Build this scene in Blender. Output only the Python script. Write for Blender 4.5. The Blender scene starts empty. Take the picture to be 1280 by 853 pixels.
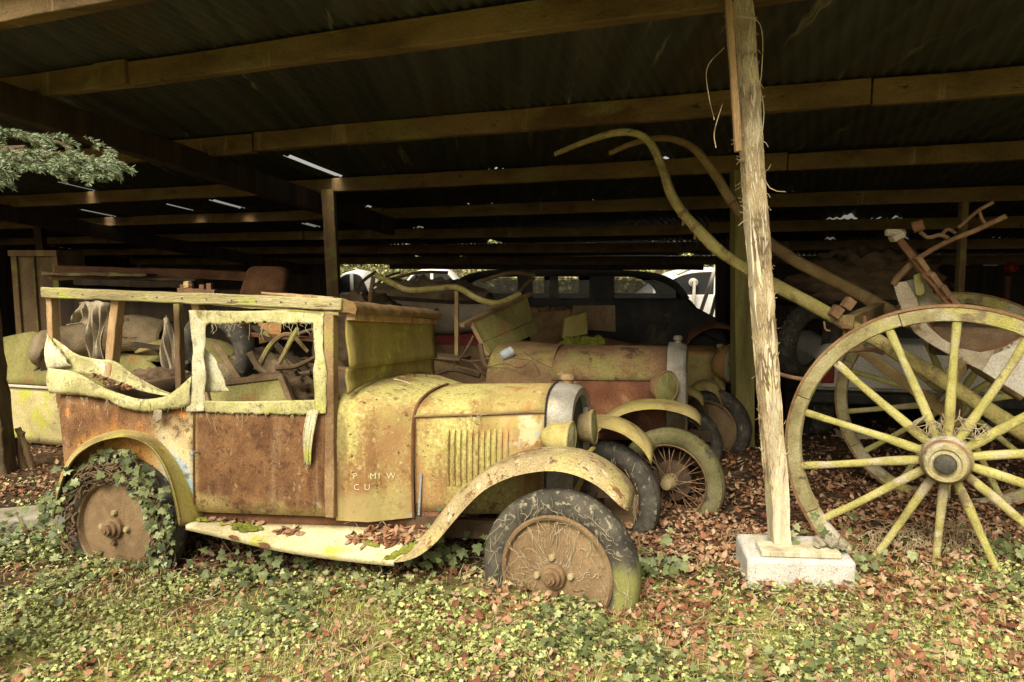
import bpy, bmesh, math, random
import numpy as np
from mathutils import Vector, Matrix
random.seed(7); np.random.seed(7)
S = bpy.context.scene
COL = S.collection
# ------------------------------------------------------------------ camera, sky, sun, exposure
CAM_H, CAM_F = 1.55, 900.0
PITCH = math.atan(96.5/CAM_F)
cd = bpy.data.cameras.new('camera'); cam = bpy.data.objects.new('camera', cd); COL.objects.link(cam)
cam.location = (0, 0, CAM_H); cam.rotation_euler = (math.radians(90)-PITCH, 0, 0)
cd.sensor_width = 36; cd.lens = CAM_F/1280*36; cd.clip_start = 0.05; cd.clip_end = 500
S.camera = cam
SUN_EL, SUN_AZ = 46, 204          # azimuth of the sun seen from above, clockwise from +Y (behind the camera, to its left)
w = bpy.data.worlds.new('World'); S.world = w; w.use_nodes = True
wn = w.node_tree; bg = wn.nodes['Background']
sky = wn.nodes.new('ShaderNodeTexSky'); sky.sky_type = 'NISHITA'; sky.sun_disc = False
sky.sun_elevation = math.radians(SUN_EL); sky.sun_rotation = math.radians(SUN_AZ)
sky.air_density = 1.0; sky.dust_density = 6.0; sky.ozone_density = 0.5
hs = wn.nodes.new('ShaderNodeHueSaturation'); hs.inputs['Saturation'].default_value = 0.25
tint = wn.nodes.new('ShaderNodeMix'); tint.data_type = 'RGBA'; tint.blend_type = 'MULTIPLY'; tint.inputs[0].default_value = 1
tint.inputs[7].default_value = (1.0, 0.94, 0.82, 1)
wn.links.new(sky.outputs[0], hs.inputs['Color']); wn.links.new(hs.outputs[0], tint.inputs[6])
wn.links.new(tint.outputs[2], bg.inputs[0]); bg.inputs[1].default_value = 0.088
sl = bpy.data.lights.new('sun', 'SUN'); sun = bpy.data.objects.new('sun', sl); COL.objects.link(sun)
sl.energy = 2.5; sl.angle = math.radians(36); sl.color = (1.0, 0.92, 0.78)
az, el = math.radians(SUN_AZ), math.radians(SUN_EL)
sd = Vector((math.sin(az)*math.cos(el), math.cos(az)*math.cos(el), math.sin(el)))
sun.rotation_euler = sd.to_track_quat('Z', 'Y').to_euler()
vs = S.view_settings; vs.view_transform = 'Standard'; vs.look = 'None'; vs.gamma = 1; vs.exposure = 1.12
vs.use_curve_mapping = False
S.render.engine = 'CYCLES'
S.cycles.max_bounces = 6; S.cycles.diffuse_bounces = 4; S.cycles.glossy_bounces = 3

# ------------------------------------------------------------------ projection helpers (picture of 1280 x 853)
FW = Vector((0, math.cos(PITCH), -math.sin(PITCH))); UP = Vector((0, math.sin(PITCH), math.cos(PITCH))); RT = Vector((1, 0, 0))
EYE = Vector((0, 0, CAM_H))
def ray(px, py): return FW + RT*((px-640)/CAM_F) + UP*((426.5-py)/CAM_F)
def dep(px, py, d): return EYE + ray(px, py)*d
def aty(px, py, Y):
    r = ray(px, py); return EYE + r*(Y/r.y)
def atz(px, py, z):
    r = ray(px, py); return EYE + r*((z-CAM_H)/r.z)
def smooth(a, b, x):
    t = min(1, max(0, (x-a)/(b-a))); return t*t*(3-2*t)

# ------------------------------------------------------------------ tagging and mesh helpers
def tag(o, label=None, cat=None, group=None, kind=None):
    if label: o['label'] = label
    if cat: o['category'] = cat
    if group: o['group'] = group
    if kind: o['kind'] = kind
    return o
def empty(name, loc=(0, 0, 0), rz=0, label=None, cat=None, group=None):
    o = bpy.data.objects.new(name, None); COL.objects.link(o)
    o.location = loc; o.rotation_euler = (0, 0, rz); o.empty_display_size = .1
    return tag(o, label, cat, group)
def lerp(a, b, t): return tuple(a[i]+(b[i]-a[i])*t for i in range(len(a)))
def cr(pts, n):
    """Catmull-Rom through pts, resampled to n points evenly by arc length"""
    P = [np.array(p, float) for p in pts]
    if len(P) == 2: P = [P[0], (P[0]+P[1])/2, P[1]]
    Q = [2*P[0]-P[1]]+P+[2*P[-1]-P[-2]]; out = []
    for i in range(1, len(Q)-2):
        for k in range(12):
            t = k/12; a, b, c, d = Q[i-1:i+3]
            out.append(.5*((2*b)+(-a+c)*t+(2*a-5*b+4*c-d)*t*t+(-a+3*b-3*c+d)*t**3))
    out.append(P[-1])
    return rs(out, n)
def rs(pts, n):
    P = np.array([tuple(p) for p in pts], float); L = np.r_[0, np.cumsum(np.linalg.norm(np.diff(P, axis=0), axis=1))]
    t = np.linspace(0, L[-1], n)
    return [tuple(np.interp(t[k], L, P[:, j]) for j in range(P.shape[1])) for k in range(n)]
class MB:
    def __init__(s): s.V = []; s.F = []
    def add(s, V, F):
        b = len(s.V); s.V += [tuple(v) for v in V]; s.F += [tuple(i+b for i in f) for f in F]; return s
    def box(s, c, d, rot=None):
        V = [Vector((x*d[0]/2, y*d[1]/2, z*d[2]/2)) for x in (-1, 1) for y in (-1, 1) for z in (-1, 1)]
        if rot is not None: V = [rot @ v for v in V]
        return s.add([v+Vector(c) for v in V], [(0, 1, 3, 2), (4, 6, 7, 5), (0, 4, 5, 1), (2, 3, 7, 6), (0, 2, 6, 4), (1, 5, 7, 3)])
    def beam(s, p0, p1, w, h, up=(0, 0, 1), seg=1, jit=0, taper=1):
        p0, p1 = Vector(p0), Vector(p1); d = (p1-p0).normalized(); side = d.cross(Vector(up)).normalized(); u = side.cross(d)
        rings = []
        for k in range(seg+1):
            t = k/seg; c = p0+(p1-p0)*t; f = 1+(taper-1)*t
            j = lambda: random.uniform(-jit, jit)
            rings.append([c+side*(a*w/2*f+j())+u*(b*h/2*f+j()) for a, b in ((-1, -1), (1, -1), (1, 1), (-1, 1))])
        return s.loft(rings, True, True)
    def loft(s, rings, closed=False, caps=False):
        n = len(rings[0]); V = [v for r in rings for v in r]; F = []
        for i in range(len(rings)-1):
            for k in range(n if closed else n-1):
                a, b = i*n+k, i*n+(k+1) % n; F.append((a, b, b+n, a+n))
        if caps: F.append(tuple(range(n-1, -1, -1))); F.append(tuple(range((len(rings)-1)*n, len(rings)*n)))
        return s.add(V, F)
    def tube(s, pts, r, n=8, caps=True):
        P = [Vector(p) for p in pts]; m = len(P); rad = r if hasattr(r, '__len__') else [r]*m
        rings = []; ref = None
        for i in range(m):
            d = (P[min(i+1, m-1)]-P[max(i-1, 0)]).normalized()
            if ref is None: ref = d.orthogonal().normalized()
            ref = (ref-d*ref.dot(d)).normalized(); b = d.cross(ref)
            rings.append([P[i]+(ref*math.cos(2*math.pi*k/n)+b*math.sin(2*math.pi*k/n))*rad[i] for k in range(n)])
        return s.loft(rings, True, caps)
    def lathe(s, prof, c=(0, 0, 0), axis='y', n=40, closed=False, wob=0):
        """prof: (radius, along axis)"""
        rings = []
        ph = random.random()*9
        for r, a in prof:
            ring = []
            for k in range(n):
                t = 2*math.pi*k/n; q = r*(1+wob*math.sin(3*t+ph)); x, y = q*math.cos(t), q*math.sin(t)
                p = {'y': (x, a, y), 'x': (a, x, y), 'z': (x, y, a)}[axis]; ring.append(Vector(p)+Vector(c))
            rings.append(ring)
        if closed: rings.append(rings[0])
        return s.loft(rings, True)
    def prism(s, outline, off):
        """outline: 3-D points of a flat polygon, extruded by off"""
        n = len(outline); A = [Vector(p) for p in outline]; B = [p+Vector(off) for p in A]
        from mathutils.geometry import tessellate_polygon
        T = tessellate_polygon([A]); F = [tuple(t) for t in T]+[tuple(i+n for i in t[::-1]) for t in T]
        F += [(k, (k+1) % n, (k+1) % n+n, k+n) for k in range(n)]
        return s.add(A+B, F)
    def build(s, name, mat, parent=None, solid=0, bevel=0, sub=0, angle=38, loc=None, rot=None, offset=-1):
        me = bpy.data.meshes.new(name); me.from_pydata([tuple(v) for v in s.V], [], s.F); me.validate()
        bm = bmesh.new(); bm.from_mesh(me); bmesh.ops.remove_doubles(bm, verts=bm.verts, dist=1e-5)
        bmesh.ops.recalc_face_normals(bm, faces=bm.faces); bm.to_mesh(me); bm.free()
        me.materials.append(mat); me.shade_smooth(); me.set_sharp_from_angle(angle=math.radians(angle))
        o = bpy.data.objects.new(name, me); COL.objects.link(o)
        if parent: o.parent = parent
        if loc is not None: o.location = loc
        if rot is not None: o.rotation_euler = rot
        if sub: m = o.modifiers.new('sub', 'SUBSURF'); m.levels = m.render_levels = sub
        if solid: m = o.modifiers.new('solid', 'SOLIDIFY'); m.thickness = solid; m.offset = offset
        if bevel: m = o.modifiers.new('bevel', 'BEVEL'); m.width = bevel; m.segments = 2; m.limit_method = 'ANGLE'
        return o
def copy_tree(o, parent=None):
    c = o.copy(); COL.objects.link(c); c.parent = parent
    for ch in list(o.children): copy_tree(ch, c)
    return c

# ------------------------------------------------------------------ materials
class NT:
    def __init__(s, name):
        s.m = bpy.data.materials.new(name); s.m.use_nodes = True; s.t = s.m.node_tree; s.b = s.t.nodes['Principled BSDF']
        s.co = s.t.nodes.new('ShaderNodeTexCoord').outputs['Object']
    def L(s, a, b): s.t.links.new(a, b)
    def N(s, k): return s.t.nodes.new('ShaderNode'+k)
    def noise(s, scale, detail=5, stretch=(1, 1, 1), dist=0, rough=.6, vec=None, off=0, rz=0):
        mp = s.N('Mapping'); mp.inputs['Scale'].default_value = stretch; mp.inputs['Rotation'].default_value = (0, 0, rz); mp.inputs['Location'].default_value = (off, off*.7, off*1.3)
        s.L(vec or s.co, mp.inputs[0])
        n = s.N('TexNoise'); n.inputs['Scale'].default_value = scale; n.inputs['Detail'].default_value = detail
        n.inputs['Roughness'].default_value = rough; n.inputs['Distortion'].default_value = dist; s.L(mp.outputs[0], n.inputs['Vector']); return n.outputs[0]
    def ramp(s, f, stops):
        r = s.N('ValToRGB'); e = r.color_ramp.elements
        while len(e) < len(stops): e.new(.5)
        for k, (p, c) in enumerate(stops): e[k].position = p; e[k].color = (*c, 1) if len(c) == 3 else c
        s.L(f, r.inputs[0]); return r.outputs[0]
    def mask(s, f, lo, hi):
        m = s.N('MapRange'); m.interpolation_type = 'SMOOTHSTEP'; m.inputs[1].default_value = lo; m.inputs[2].default_value = hi
        s.L(f, m.inputs[0]); return m.outputs[0]
    def math(s, op, a, b=0):
        n = s.N('Math'); n.operation = op
        for i, v in enumerate((a, b)):
            if isinstance(v, (int, float)): n.inputs[i].default_value = v
            else: s.L(v, n.inputs[i])
        return n.outputs[0]
    def mix(s, a, b, f, mode='MIX'):
        n = s.N('Mix'); n.data_type = 'RGBA'; n.blend_type = mode
        for i, v in ((6, a), (7, b)):
            if isinstance(v, tuple): n.inputs[i].default_value = (*v[:3], 1)
            else: s.L(v, n.inputs[i])
        if isinstance(f, (int, float)): n.inputs[0].default_value = f
        else: s.L(f, n.inputs[0])
        return n.outputs[2]
    def xyz(s):
        n = s.N('SeparateXYZ'); s.L(s.co, n.inputs[0]); return n.outputs
    def fin(s, col, rough=.85, spec=.25, metal=0, bump=None, bstr=.3, bdist=.01):
        s.L(col, s.b.inputs['Base Color']); s.b.inputs['Roughness'].default_value = rough
        s.b.inputs['Specular IOR Level'].default_value = spec; s.b.inputs['Metallic'].default_value = metal
        if bump is not None:
            b = s.N('Bump'); b.inputs['Strength'].default_value = bstr; b.inputs['Distance'].default_value = bdist
            s.L(bump, b.inputs['Height']); s.L(b.outputs[0], s.b.inputs['Normal'])
        return s.m
def M(name, cols, scale=4, detail=6, rough=.85, bump=.4, bscale=70, stretch=(1, 1, 1), spots=(), metal=0, dist=.4, spec=.25, speck=.5, bdist=.006):
    t = NT(name); n = t.noise(scale, detail, stretch, dist)
    k = len(cols)
    c = t.ramp(n, [(.32+.36*i/max(1, k-1), col) for i, col in enumerate(cols)])
    for i, (col, sc, lo, hi, st) in enumerate(spots):
        c = t.mix(c, col, t.mask(t.noise(sc, 7, st, .3, .65, off=3.1*(i+1)), lo, hi))
    f = t.noise(scale*18+40, 4, stretch, 0, .7, off=1.7)
    g = t.ramp(f, [(.25, (1-speck,)*3), (.5, (1, 1, 1)), (.75, (1+speck*.6,)*3)])
    c = t.mix(c, g, 1, 'MULTIPLY')
    b = t.noise(bscale, 6, stretch, 0, .7, off=5)
    return t.fin(c, rough, spec, metal, b, bump, bdist)
ONE = (1, 1, 1); VS = (1, 1, .18); HS = (.15, 1, 1)
m_rail = M('mossy_pale_wood', [(.20, .16, .075), (.33, .28, .13), (.47, .41, .23)], 5, stretch=(.25, 2, 2), spots=[((.36, .38, .06), 7, .52, .66, ONE), ((.12, .09, .04), 16, .60, .68, (.3, 2, 2))], bump=1, bdist=.01)
m_wood_weathered = M('weathered_wood', [(.20, .12, .05), (.36, .23, .11), (.46, .32, .17)], 6, stretch=(2, 2, .25), spots=[((.45, .38, .22), 8, .6, .7, ONE)])  # mid-brown grained wood with paler patches
m_beam = M('purlin_timber', [(.08, .05, .022), (.145, .094, .038), (.20, .132, .058)], 3, stretch=(.12, 1.5, 1.5), spots=[((.09, .05, .02), 2.2, .56, .68, (.4, 1, 1)), ((.25, .19, .09), 7, .60, .72, (1, 1, .15)), ((.05, .032, .018), 16, .62, .70, (.1, 1.5, 1.5)), ((.17, .145, .05), 2.5, .54, .68, (.4, 1, 1))], speck=.4, bump=.8)
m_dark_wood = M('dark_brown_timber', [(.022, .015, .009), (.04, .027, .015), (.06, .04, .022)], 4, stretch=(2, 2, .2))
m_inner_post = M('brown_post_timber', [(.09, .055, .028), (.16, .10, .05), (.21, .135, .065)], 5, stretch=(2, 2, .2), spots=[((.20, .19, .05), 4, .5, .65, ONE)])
m_green_post = M('greenish_post_timber', [(.12, .10, .03), (.22, .19, .06), (.28, .25, .09)], 5, stretch=(2, 2, .2))
m_straw = M('stripped_pale_post', [(.29, .24, .145), (.47, .415, .275), (.60, .55, .40)], 7, stretch=(2, 2, .22), spots=[((.30, .23, .12), 12, .62, .70, (1, 1, .25)), ((.52, .47, .20), 5, .56, .7, ONE)], bump=.5, bdist=.006)
m_stem = M('dry_ivy_stem', [(.20, .145, .075), (.36, .28, .155), (.50, .42, .26)], 6, rough=.9, spots=[((.16, .11, .06), 8, .52, .62, ONE)])
m_root = M('dead_root', [(.22, .17, .10), (.33, .27, .165), (.45, .385, .26)], 30, rough=.9)
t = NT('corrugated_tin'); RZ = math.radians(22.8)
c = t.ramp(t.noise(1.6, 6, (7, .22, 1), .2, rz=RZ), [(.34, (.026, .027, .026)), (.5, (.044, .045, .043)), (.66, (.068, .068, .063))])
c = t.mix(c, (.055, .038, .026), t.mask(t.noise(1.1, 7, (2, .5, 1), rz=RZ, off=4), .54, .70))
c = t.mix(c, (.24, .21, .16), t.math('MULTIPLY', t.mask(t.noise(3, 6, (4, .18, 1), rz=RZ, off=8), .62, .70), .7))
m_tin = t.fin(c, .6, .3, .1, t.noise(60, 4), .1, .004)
m_canvas = M('mossy_canvas', [(.31, .275, .12), (.43, .395, .18), (.55, .51, .29)], 4, spots=[((.38, .375, .10), 3.5, .5, .66, ONE), ((.20, .175, .075), 12, .58, .70, ONE), ((.22, .19, .09), 40, .55, .66, ONE), ((.16, .125, .06), 5, .57, .68, (1, 1, .3)), ((.75, .72, .58), 2.4, .60, .72, ONE)], bump=.5, bscale=110)
m_canvas_pale = M('pale_torn_canvas', [(.36, .32, .18), (.50, .465, .30), (.62, .59, .44)], 5, spots=[((.44, .44, .10), 6, .54, .66, ONE), ((.24, .20, .10), 14, .58, .7, ONE), ((.34, .30, .16), 40, .56, .66, ONE)], bump=.5, bscale=110)
m_cloth_grey = M('grey_cloth', [(.18, .145, .09), (.27, .22, .145), (.35, .30, .21)], 5, bump=.4)
m_board = M('ochre_painted_board', [(.17, .135, .035), (.27, .22, .06), (.33, .28, .09)], 3, stretch=(1, 1, .35), spots=[((.20, .14, .05), 6, .56, .68, (1, 1, .3)), ((.38, .40, .06), 3, .56, .7, ONE)], speck=.35)
m_felt = M('brown_mossy_felt', [(.12, .07, .03), (.20, .12, .045), (.26, .17, .06)], 12, bump=1, bdist=.015)
m_fender = M('lichen_wing_paint', [(.17, .12, .06), (.28, .215, .105), (.39, .315, .165)], 5, spots=[((.38, .315, .125), 3, .50, .64, ONE), ((.19, .10, .045), 4, .56, .66, ONE), ((.50, .43, .27), 14, .60, .64, ONE), ((.10, .065, .035), 26, .60, .63, ONE), ((.19, .09, .04), 15, .585, .605, ONE)], speck=.7, bump=.9)
m_fender_dull = M('dusty_wing_paint', [(.20, .15, .055), (.32, .25, .09), (.40, .33, .13)], 5, spots=[((.36, .32, .07), 4, .5, .64, ONE), ((.18, .10, .04), 3.3, .58, .7, ONE)], bump=.5)
m_under = M('rusty_underside', [(.035, .024, .015), (.07, .045, .025), (.11, .065, .03)], 6)
m_runb = M('cream_step_paint', [(.42, .35, .17), (.56, .49, .27), (.64, .58, .38)], 4, spots=[((.46, .42, .08), 5, .54, .66, ONE), ((.24, .14, .07), 7, .64, .68, ONE), ((.30, .28, .18), 12, .62, .70, ONE)])
m_tyre = M('perished_rubber', [(.030, .028, .022), (.062, .056, .042), (.105, .092, .066)], 8, spots=[((.26, .23, .15), 34, .56, .70, ONE), ((.05, .045, .035), 11, .52, .6, ONE), ((.22, .20, .06), 2.4, .60, .72, ONE)], rough=.9, bump=.8, bscale=55, bdist=.006)
m_tyre_moss = M('mossy_rubber', [(.07, .064, .028), (.125, .115, .045), (.17, .155, .075)], 5, spots=[((.05, .045, .035), 5, .50, .62, ONE)], bump=.8)
m_moss = M('green_moss', [(.13, .14, .018), (.22, .235, .03), (.31, .31, .055)], 18, bump=1, bscale=140, bdist=.012)
m_disc = M('rusty_wheel_disc', [(.12, .075, .036), (.18, .118, .058), (.24, .165, .085)], 6, spots=[((.30, .22, .12), 9, .58, .68, ONE), ((.12, .065, .03), 4, .58, .68, ONE)], bump=.5)
m_iron = M('rusty_iron', [(.10, .055, .03), (.18, .10, .05), (.26, .16, .08)], 10, rough=.8)
m_dark_rust = M('dark_rust', [(.075, .035, .018), (.14, .065, .03), (.20, .10, .045)], 5, rough=.85)
m_silver = M('tarnished_radiator_shell', [(.18, .165, .13), (.29, .27, .22), (.40, .375, .32)], 5, rough=.55, metal=.3, spots=[((.36, .30, .14), 8, .56, .66, ONE)], bump=.2)
m_core = M('radiator_core', [(.03, .028, .02), (.06, .055, .04), (.09, .08, .055)], 60)
m_lamp = M('lichen_lamp_bowl', [(.24, .19, .065), (.36, .30, .10), (.44, .38, .16)], 8, spots=[((.26, .16, .06), 6, .58, .68, ONE)])
m_lamp_dull = M('dusty_lamp_bowl', [(.20, .15, .07), (.29, .23, .11), (.36, .29, .15)], 8)
m_red = M('dull_red_rust', [(.10, .04, .02), (.17, .068, .032), (.24, .11, .052)], 4, spots=[((.29, .19, .08), 3.5, .56, .68, ONE), ((.07, .032, .018), 7, .56, .66, ONE), ((.18, .045, .025), 3, .56, .68, ONE)])
m_redtop = M('dusty_red_bonnet', [(.12, .055, .028), (.20, .115, .055), (.27, .18, .085)], 4, spots=[((.23, .20, .065), 2.4, .5, .66, ONE), ((.09, .045, .025), 6, .56, .66, ONE), ((.34, .27, .16), 22, .62, .70, ONE)], speck=.7)
m_dust = M('dusty_brown_metal', [(.13, .075, .035), (.21, .13, .06), (.29, .19, .09)], 4, spots=[((.28, .24, .07), 3, .54, .68, ONE)], speck=.5)
m_green = M('mossy_green_metal', [(.13, .115, .04), (.21, .19, .06), (.28, .25, .09)], 3.5, stretch=(1, 1, .5), spots=[((.24, .14, .05), 4, .56, .68, ONE)])
m_orange = M('orange_green_bonnet', [(.26, .115, .04), (.33, .17, .06), (.26, .22, .06)], 3)
m_black = M('dusty_black_car_paint', [(.014, .013, .012), (.028, .025, .02), (.055, .046, .034)], 3, rough=.6, spec=.3, bump=.2, spots=[((.11, .085, .055), 2.2, .54, .72, ONE)])
m_white = M('white_car_paint', [(.52, .50, .44), (.70, .68, .62), (.78, .76, .70)], 4, rough=.35, spec=.5, bump=.03, speck=.1)
m_white_dirty = M('dirty_white_paint', [(.40, .36, .28), (.54, .50, .41), (.64, .60, .51)], 3, rough=.5, bump=.1)
m_pale = M('peeling_pale_paint', [(.24, .18, .11), (.38, .32, .22), (.48, .42, .31)], 5, spots=[((.14, .09, .05), 8, .55, .64, ONE), ((.08, .055, .035), 20, .62, .68, ONE)], bump=.8)
m_silver_dull = M('dull_radiator_shell', [(.15, .135, .10), (.25, .23, .18), (.34, .31, .25)], 6, rough=.6, metal=.2, spots=[((.20, .14, .07), 7, .54, .64, ONE)])
m_wheel_wood = M('yellow_lichen_wood', [(.20, .165, .075), (.33, .285, .13), (.42, .37, .22)], 6, spots=[((.42, .385, .09), 4, .54, .66, ONE), ((.46, .41, .32), 3, .52, .64, ONE), ((.20, .15, .085), 7, .56, .66, ONE), ((.08, .055, .03), 20, .62, .69, ONE)], bump=1, bdist=.008)
m_spoke = M('yellow_spoke_wood', [(.24, .205, .07), (.37, .335, .10), (.44, .40, .17)], 7, spots=[((.42, .36, .23), 5, .52, .64, ONE), ((.20, .145, .075), 9, .58, .68, ONE), ((.09, .06, .03), 26, .63, .70, ONE)], bump=1, bdist=.007)
m_rim_rust = M('rusty_iron_hoop', [(.14, .075, .035), (.22, .125, .06), (.30, .19, .10)], 12)
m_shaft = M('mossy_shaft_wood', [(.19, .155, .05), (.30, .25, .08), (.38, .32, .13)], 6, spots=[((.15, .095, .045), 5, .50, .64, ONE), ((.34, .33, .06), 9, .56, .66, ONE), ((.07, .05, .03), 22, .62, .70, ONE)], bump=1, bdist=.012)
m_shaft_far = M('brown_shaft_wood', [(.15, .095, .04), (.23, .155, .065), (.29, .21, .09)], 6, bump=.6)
m_concrete = M('pale_concrete', [(.38, .36, .30), (.48, .455, .39), (.56, .535, .47)], 9, spots=[((.40, .37, .20), 3, .52, .7, ONE), ((.16, .14, .10), 45, .60, .70, ONE)], bump=.9, speck=.8)
m_stone = M('grey_stone', [(.18, .155, .10), (.27, .24, .17), (.34, .31, .24)], 6)
m_tarp = M('cracked_brown_leathercloth', [(.12, .085, .045), (.22, .165, .09), (.30, .235, .14)], 5, spots=[((.06, .04, .02), 9, .60, .66, (.3, 1, 1))], bump=.9, bdist=.015)
m_leftcar = M('flaking_yellow_paint', [(.30, .25, .10), (.42, .36, .16), (.50, .44, .24)], 3.2, spots=[((.36, .36, .05), 4, .52, .64, ONE), ((.13, .12, .08), 6, .60, .66, ONE), ((.28, .13, .06), 3, .58, .68, ONE)])
m_seat = M('rotten_leather', [(.07, .045, .025), (.13, .085, .045), (.18, .125, .07)], 6, bump=.8)
m_brownboard = M('brown_plywood', [(.10, .066, .034), (.16, .106, .053), (.21, .145, .076)], 4, stretch=(1, 1, .3))
m_bark = M('conifer_bark', [(.07, .045, .025), (.13, .085, .05), (.18, .125, .08)], 12, bump=1, bdist=.02)
def leafmat(name, cols, rough=.55, spec=.35):
    t = NT(name); a = t.N('Attribute'); a.attribute_name = 'rnd'; k = len(cols)
    c = t.ramp(a.outputs['Fac'], [(i/max(1, k-1), col) for i, col in enumerate(cols)])
    g = t.ramp(t.noise(45, 3), [(.3, (.7,)*3), (.7, (1.25,)*3)])
    return t.fin(t.mix(c, g, 1, 'MULTIPLY'), rough, spec)
m_ivy = leafmat('ivy_leaf', [(.09, .11, .035), (.16, .19, .055), (.25, .28, .085), (.34, .365, .115), (.45, .46, .165), (.33, .39, .19)])
m_ivy_dark = leafmat('dark_ivy_leaf', [(.04, .055, .02), (.075, .095, .032), (.11, .135, .045), (.17, .19, .07), (.30, .33, .16)])
m_fallen = leafmat('fallen_leaf', [(.11, .044, .022), (.20, .085, .04), (.26, .13, .065), (.33, .20, .11), (.41, .30, .18), (.24, .095, .045)], .75, .2)
m_grass = leafmat('grass_blade', [(.20, .235, .055), (.32, .35, .085), (.44, .41, .14), (.50, .42, .22), (.36, .26, .13)], .6, .25)
m_needle = leafmat('conifer_needle', [(.09, .13, .065), (.16, .21, .11), (.25, .31, .18), (.36, .41, .25)], .6, .25)
def glassmat(name, col, a):
    t = NT(name); t.b.inputs['Base Color'].default_value = (*col, 1); t.b.inputs['Roughness'].default_value = .25; t.b.inputs['Alpha'].default_value = a; return t.m
m_glass = glassmat('dusty_window_glass', (.20, .20, .18), .45)
m_glass_dark = glassmat('dark_window_glass', (.03, .03, .03), .85)
m_lens = M('clouded_lens', [(.38, .35, .20), (.50, .47, .30), (.58, .55, .40)], 12, rough=.3, spots=[((.28, .28, .08), 8, .56, .66, ONE)])
m_lens_green = M('mossy_lens', [(.13, .12, .04), (.21, .20, .07), (.27, .25, .11)], 12, rough=.4, spots=[((.05, .045, .02), 14, .6, .66, (1, 1, .3))])
# ------------------------------------------------------------------ ground
from mathutils import noise as mnoise
def gz(x, y):
    z = .05*smooth(.7, 2.1, x)*(1-smooth(4.6, 7, y))+.115*smooth(-1.7, 0, x)*(1-smooth(3.15, 4.3, y))
    z += .025*mnoise.noise((x*1.3, y*1.3, 2.2)) + .012*mnoise.noise((x*5, y*5, 7))
    return z*(1 if y < 40 else 0)
xs = [-400, -150, -60, -30, -16, -10]+list(np.linspace(-6.5, 5.5, 241))+[8, 12, 20, 40, 100, 400]
ys = [-60, -20, -6, -1, .8]+list(np.linspace(1.6, 9, 150))+[10, 12, 14, 17, 20, 26, 40, 100, 400]
gm = MB(); gm.loft([[(x, y, gz(x, y)) for x in xs] for y in ys])
t = NT('earth_and_litter')
v = t.N('TexVoronoi'); v.inputs['Scale'].default_value = 26; v.inputs['Randomness'].default_value = 1
nn = t.noise(14, 5); mpp = t.N('VectorMath'); mpp.operation = 'ADD'; t.L(t.co, mpp.inputs[0])
sc = t.N('VectorMath'); sc.operation = 'SCALE'; sc.inputs['Scale'].default_value = .05
tn = t.N('TexNoise'); tn.inputs['Scale'].default_value = 20; t.L(t.co, tn.inputs['Vector']); t.L(tn.outputs['Color'], sc.inputs[0]); t.L(sc.outputs[0], mpp.inputs[1])
t.L(mpp.outputs[0], v.inputs['Vector'])
sx = t.N('SeparateColor'); t.L(v.outputs['Color'], sx.inputs[0])
c = t.ramp(sx.outputs[0], [(0, (.05, .029, .015)), (.35, (.09, .05, .026)), (.65, (.13, .075, .038)), (.9, (.19, .12, .066)), (1, (.15, .06, .03))])
c = t.mix(c, (.055, .036, .021), t.mask(t.noise(5, 8), .40, .60))
yy = t.xyz()[1]
fr = t.math('SUBTRACT', 1, t.mask(t.math('ADD', yy, t.math('MULTIPLY', t.noise(1.5, 4), .8)), 3.1, 3.9))
c = t.mix(c, (.27, .26, .075), t.math('MULTIPLY', fr, t.mask(t.noise(4, 7, off=4), .36, .5)))
m_ground = t.fin(c, .95, .1, 0, t.math('ADD', t.noise(40, 6), t.math('MULTIPLY', v.outputs['Distance'], .6)), .9, .03)
tag(gm.build('ground', m_ground), kind='structure')

# ------------------------------------------------------------------ open shed
UA = math.radians(22.8)
PO = Vector((1.19, 3.20, 0)); UU = Vector((math.cos(UA), -math.sin(UA), 0)); VV = Vector((math.sin(UA), math.cos(UA), 0))
ZP, DROP, SP = 2.67, .1325, 1.426
def zl(v): return ZP-DROP*v                      # underside of the purlins
def sh(u, v, z): p = PO+UU*u+VV*v; return (p.x, p.y, z)
def onroof(px, py, dz=.15):
    r = ray(px, py); n = VV*DROP+Vector((0, 0, 1))
    tt = ((PO+Vector((0, 0, ZP+dz))-EYE).dot(n))/r.dot(n); P = EYE+r*tt-PO
    return P.dot(UU), P.dot(VV)
def atv(px, v):                                   # ground point under pixel column px on the line at distance v
    d = ray(px, 330); k = (PO.dot(VV)+v)/d.dot(VV); p = d*k
    return p.x, p.y
shed = empty('open_shed', (PO.x, PO.y, 0), 0, 'long open timber shed with a rusty corrugated tin roof on purlins and leaning posts', 'shed')
SO = Vector((PO.x, PO.y, 0))
def sp(mb, name, mat, **k):
    mb.V = [tuple(Vector(p)-SO) for p in mb.V]; return mb.build(name, mat, shed, **k)
U0, U1 = -14.5, 6.5
pv = [-.86, 0]+[SP*k for k in range(1, 7)]
PH = [.20, .15, .14, .14, .13, .13, .13, .14]
for k, v0 in enumerate(pv):
    m = MB(); z0 = zl(v0); u = U0
    if k == 0:
        m.beam(sh(U0, v0, z0+.09), sh(U1, v0, z0+.12), .09, .24, seg=40, jit=.004)
    else:
        ends = [U0, -9+k*.37, -3.6-.3*k, 1.4-.5*k if k > 1 else 3.2, U1]
        for a, b in zip(ends[:-1], ends[1:]):      # spliced lengths, each joint a little out of line
            o = random.uniform(-.012, .012)
            m.beam(sh(a+.004, v0+o, z0+PH[k]/2+random.uniform(-.01, .01)), sh(b-.004, v0+o, z0+PH[k]/2+random.uniform(-.01, .01)), .085, PH[k]+random.uniform(-.012, .012), seg=16, jit=.004)
    sp(m, 'purlin', m_beam, bevel=.006)
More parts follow.
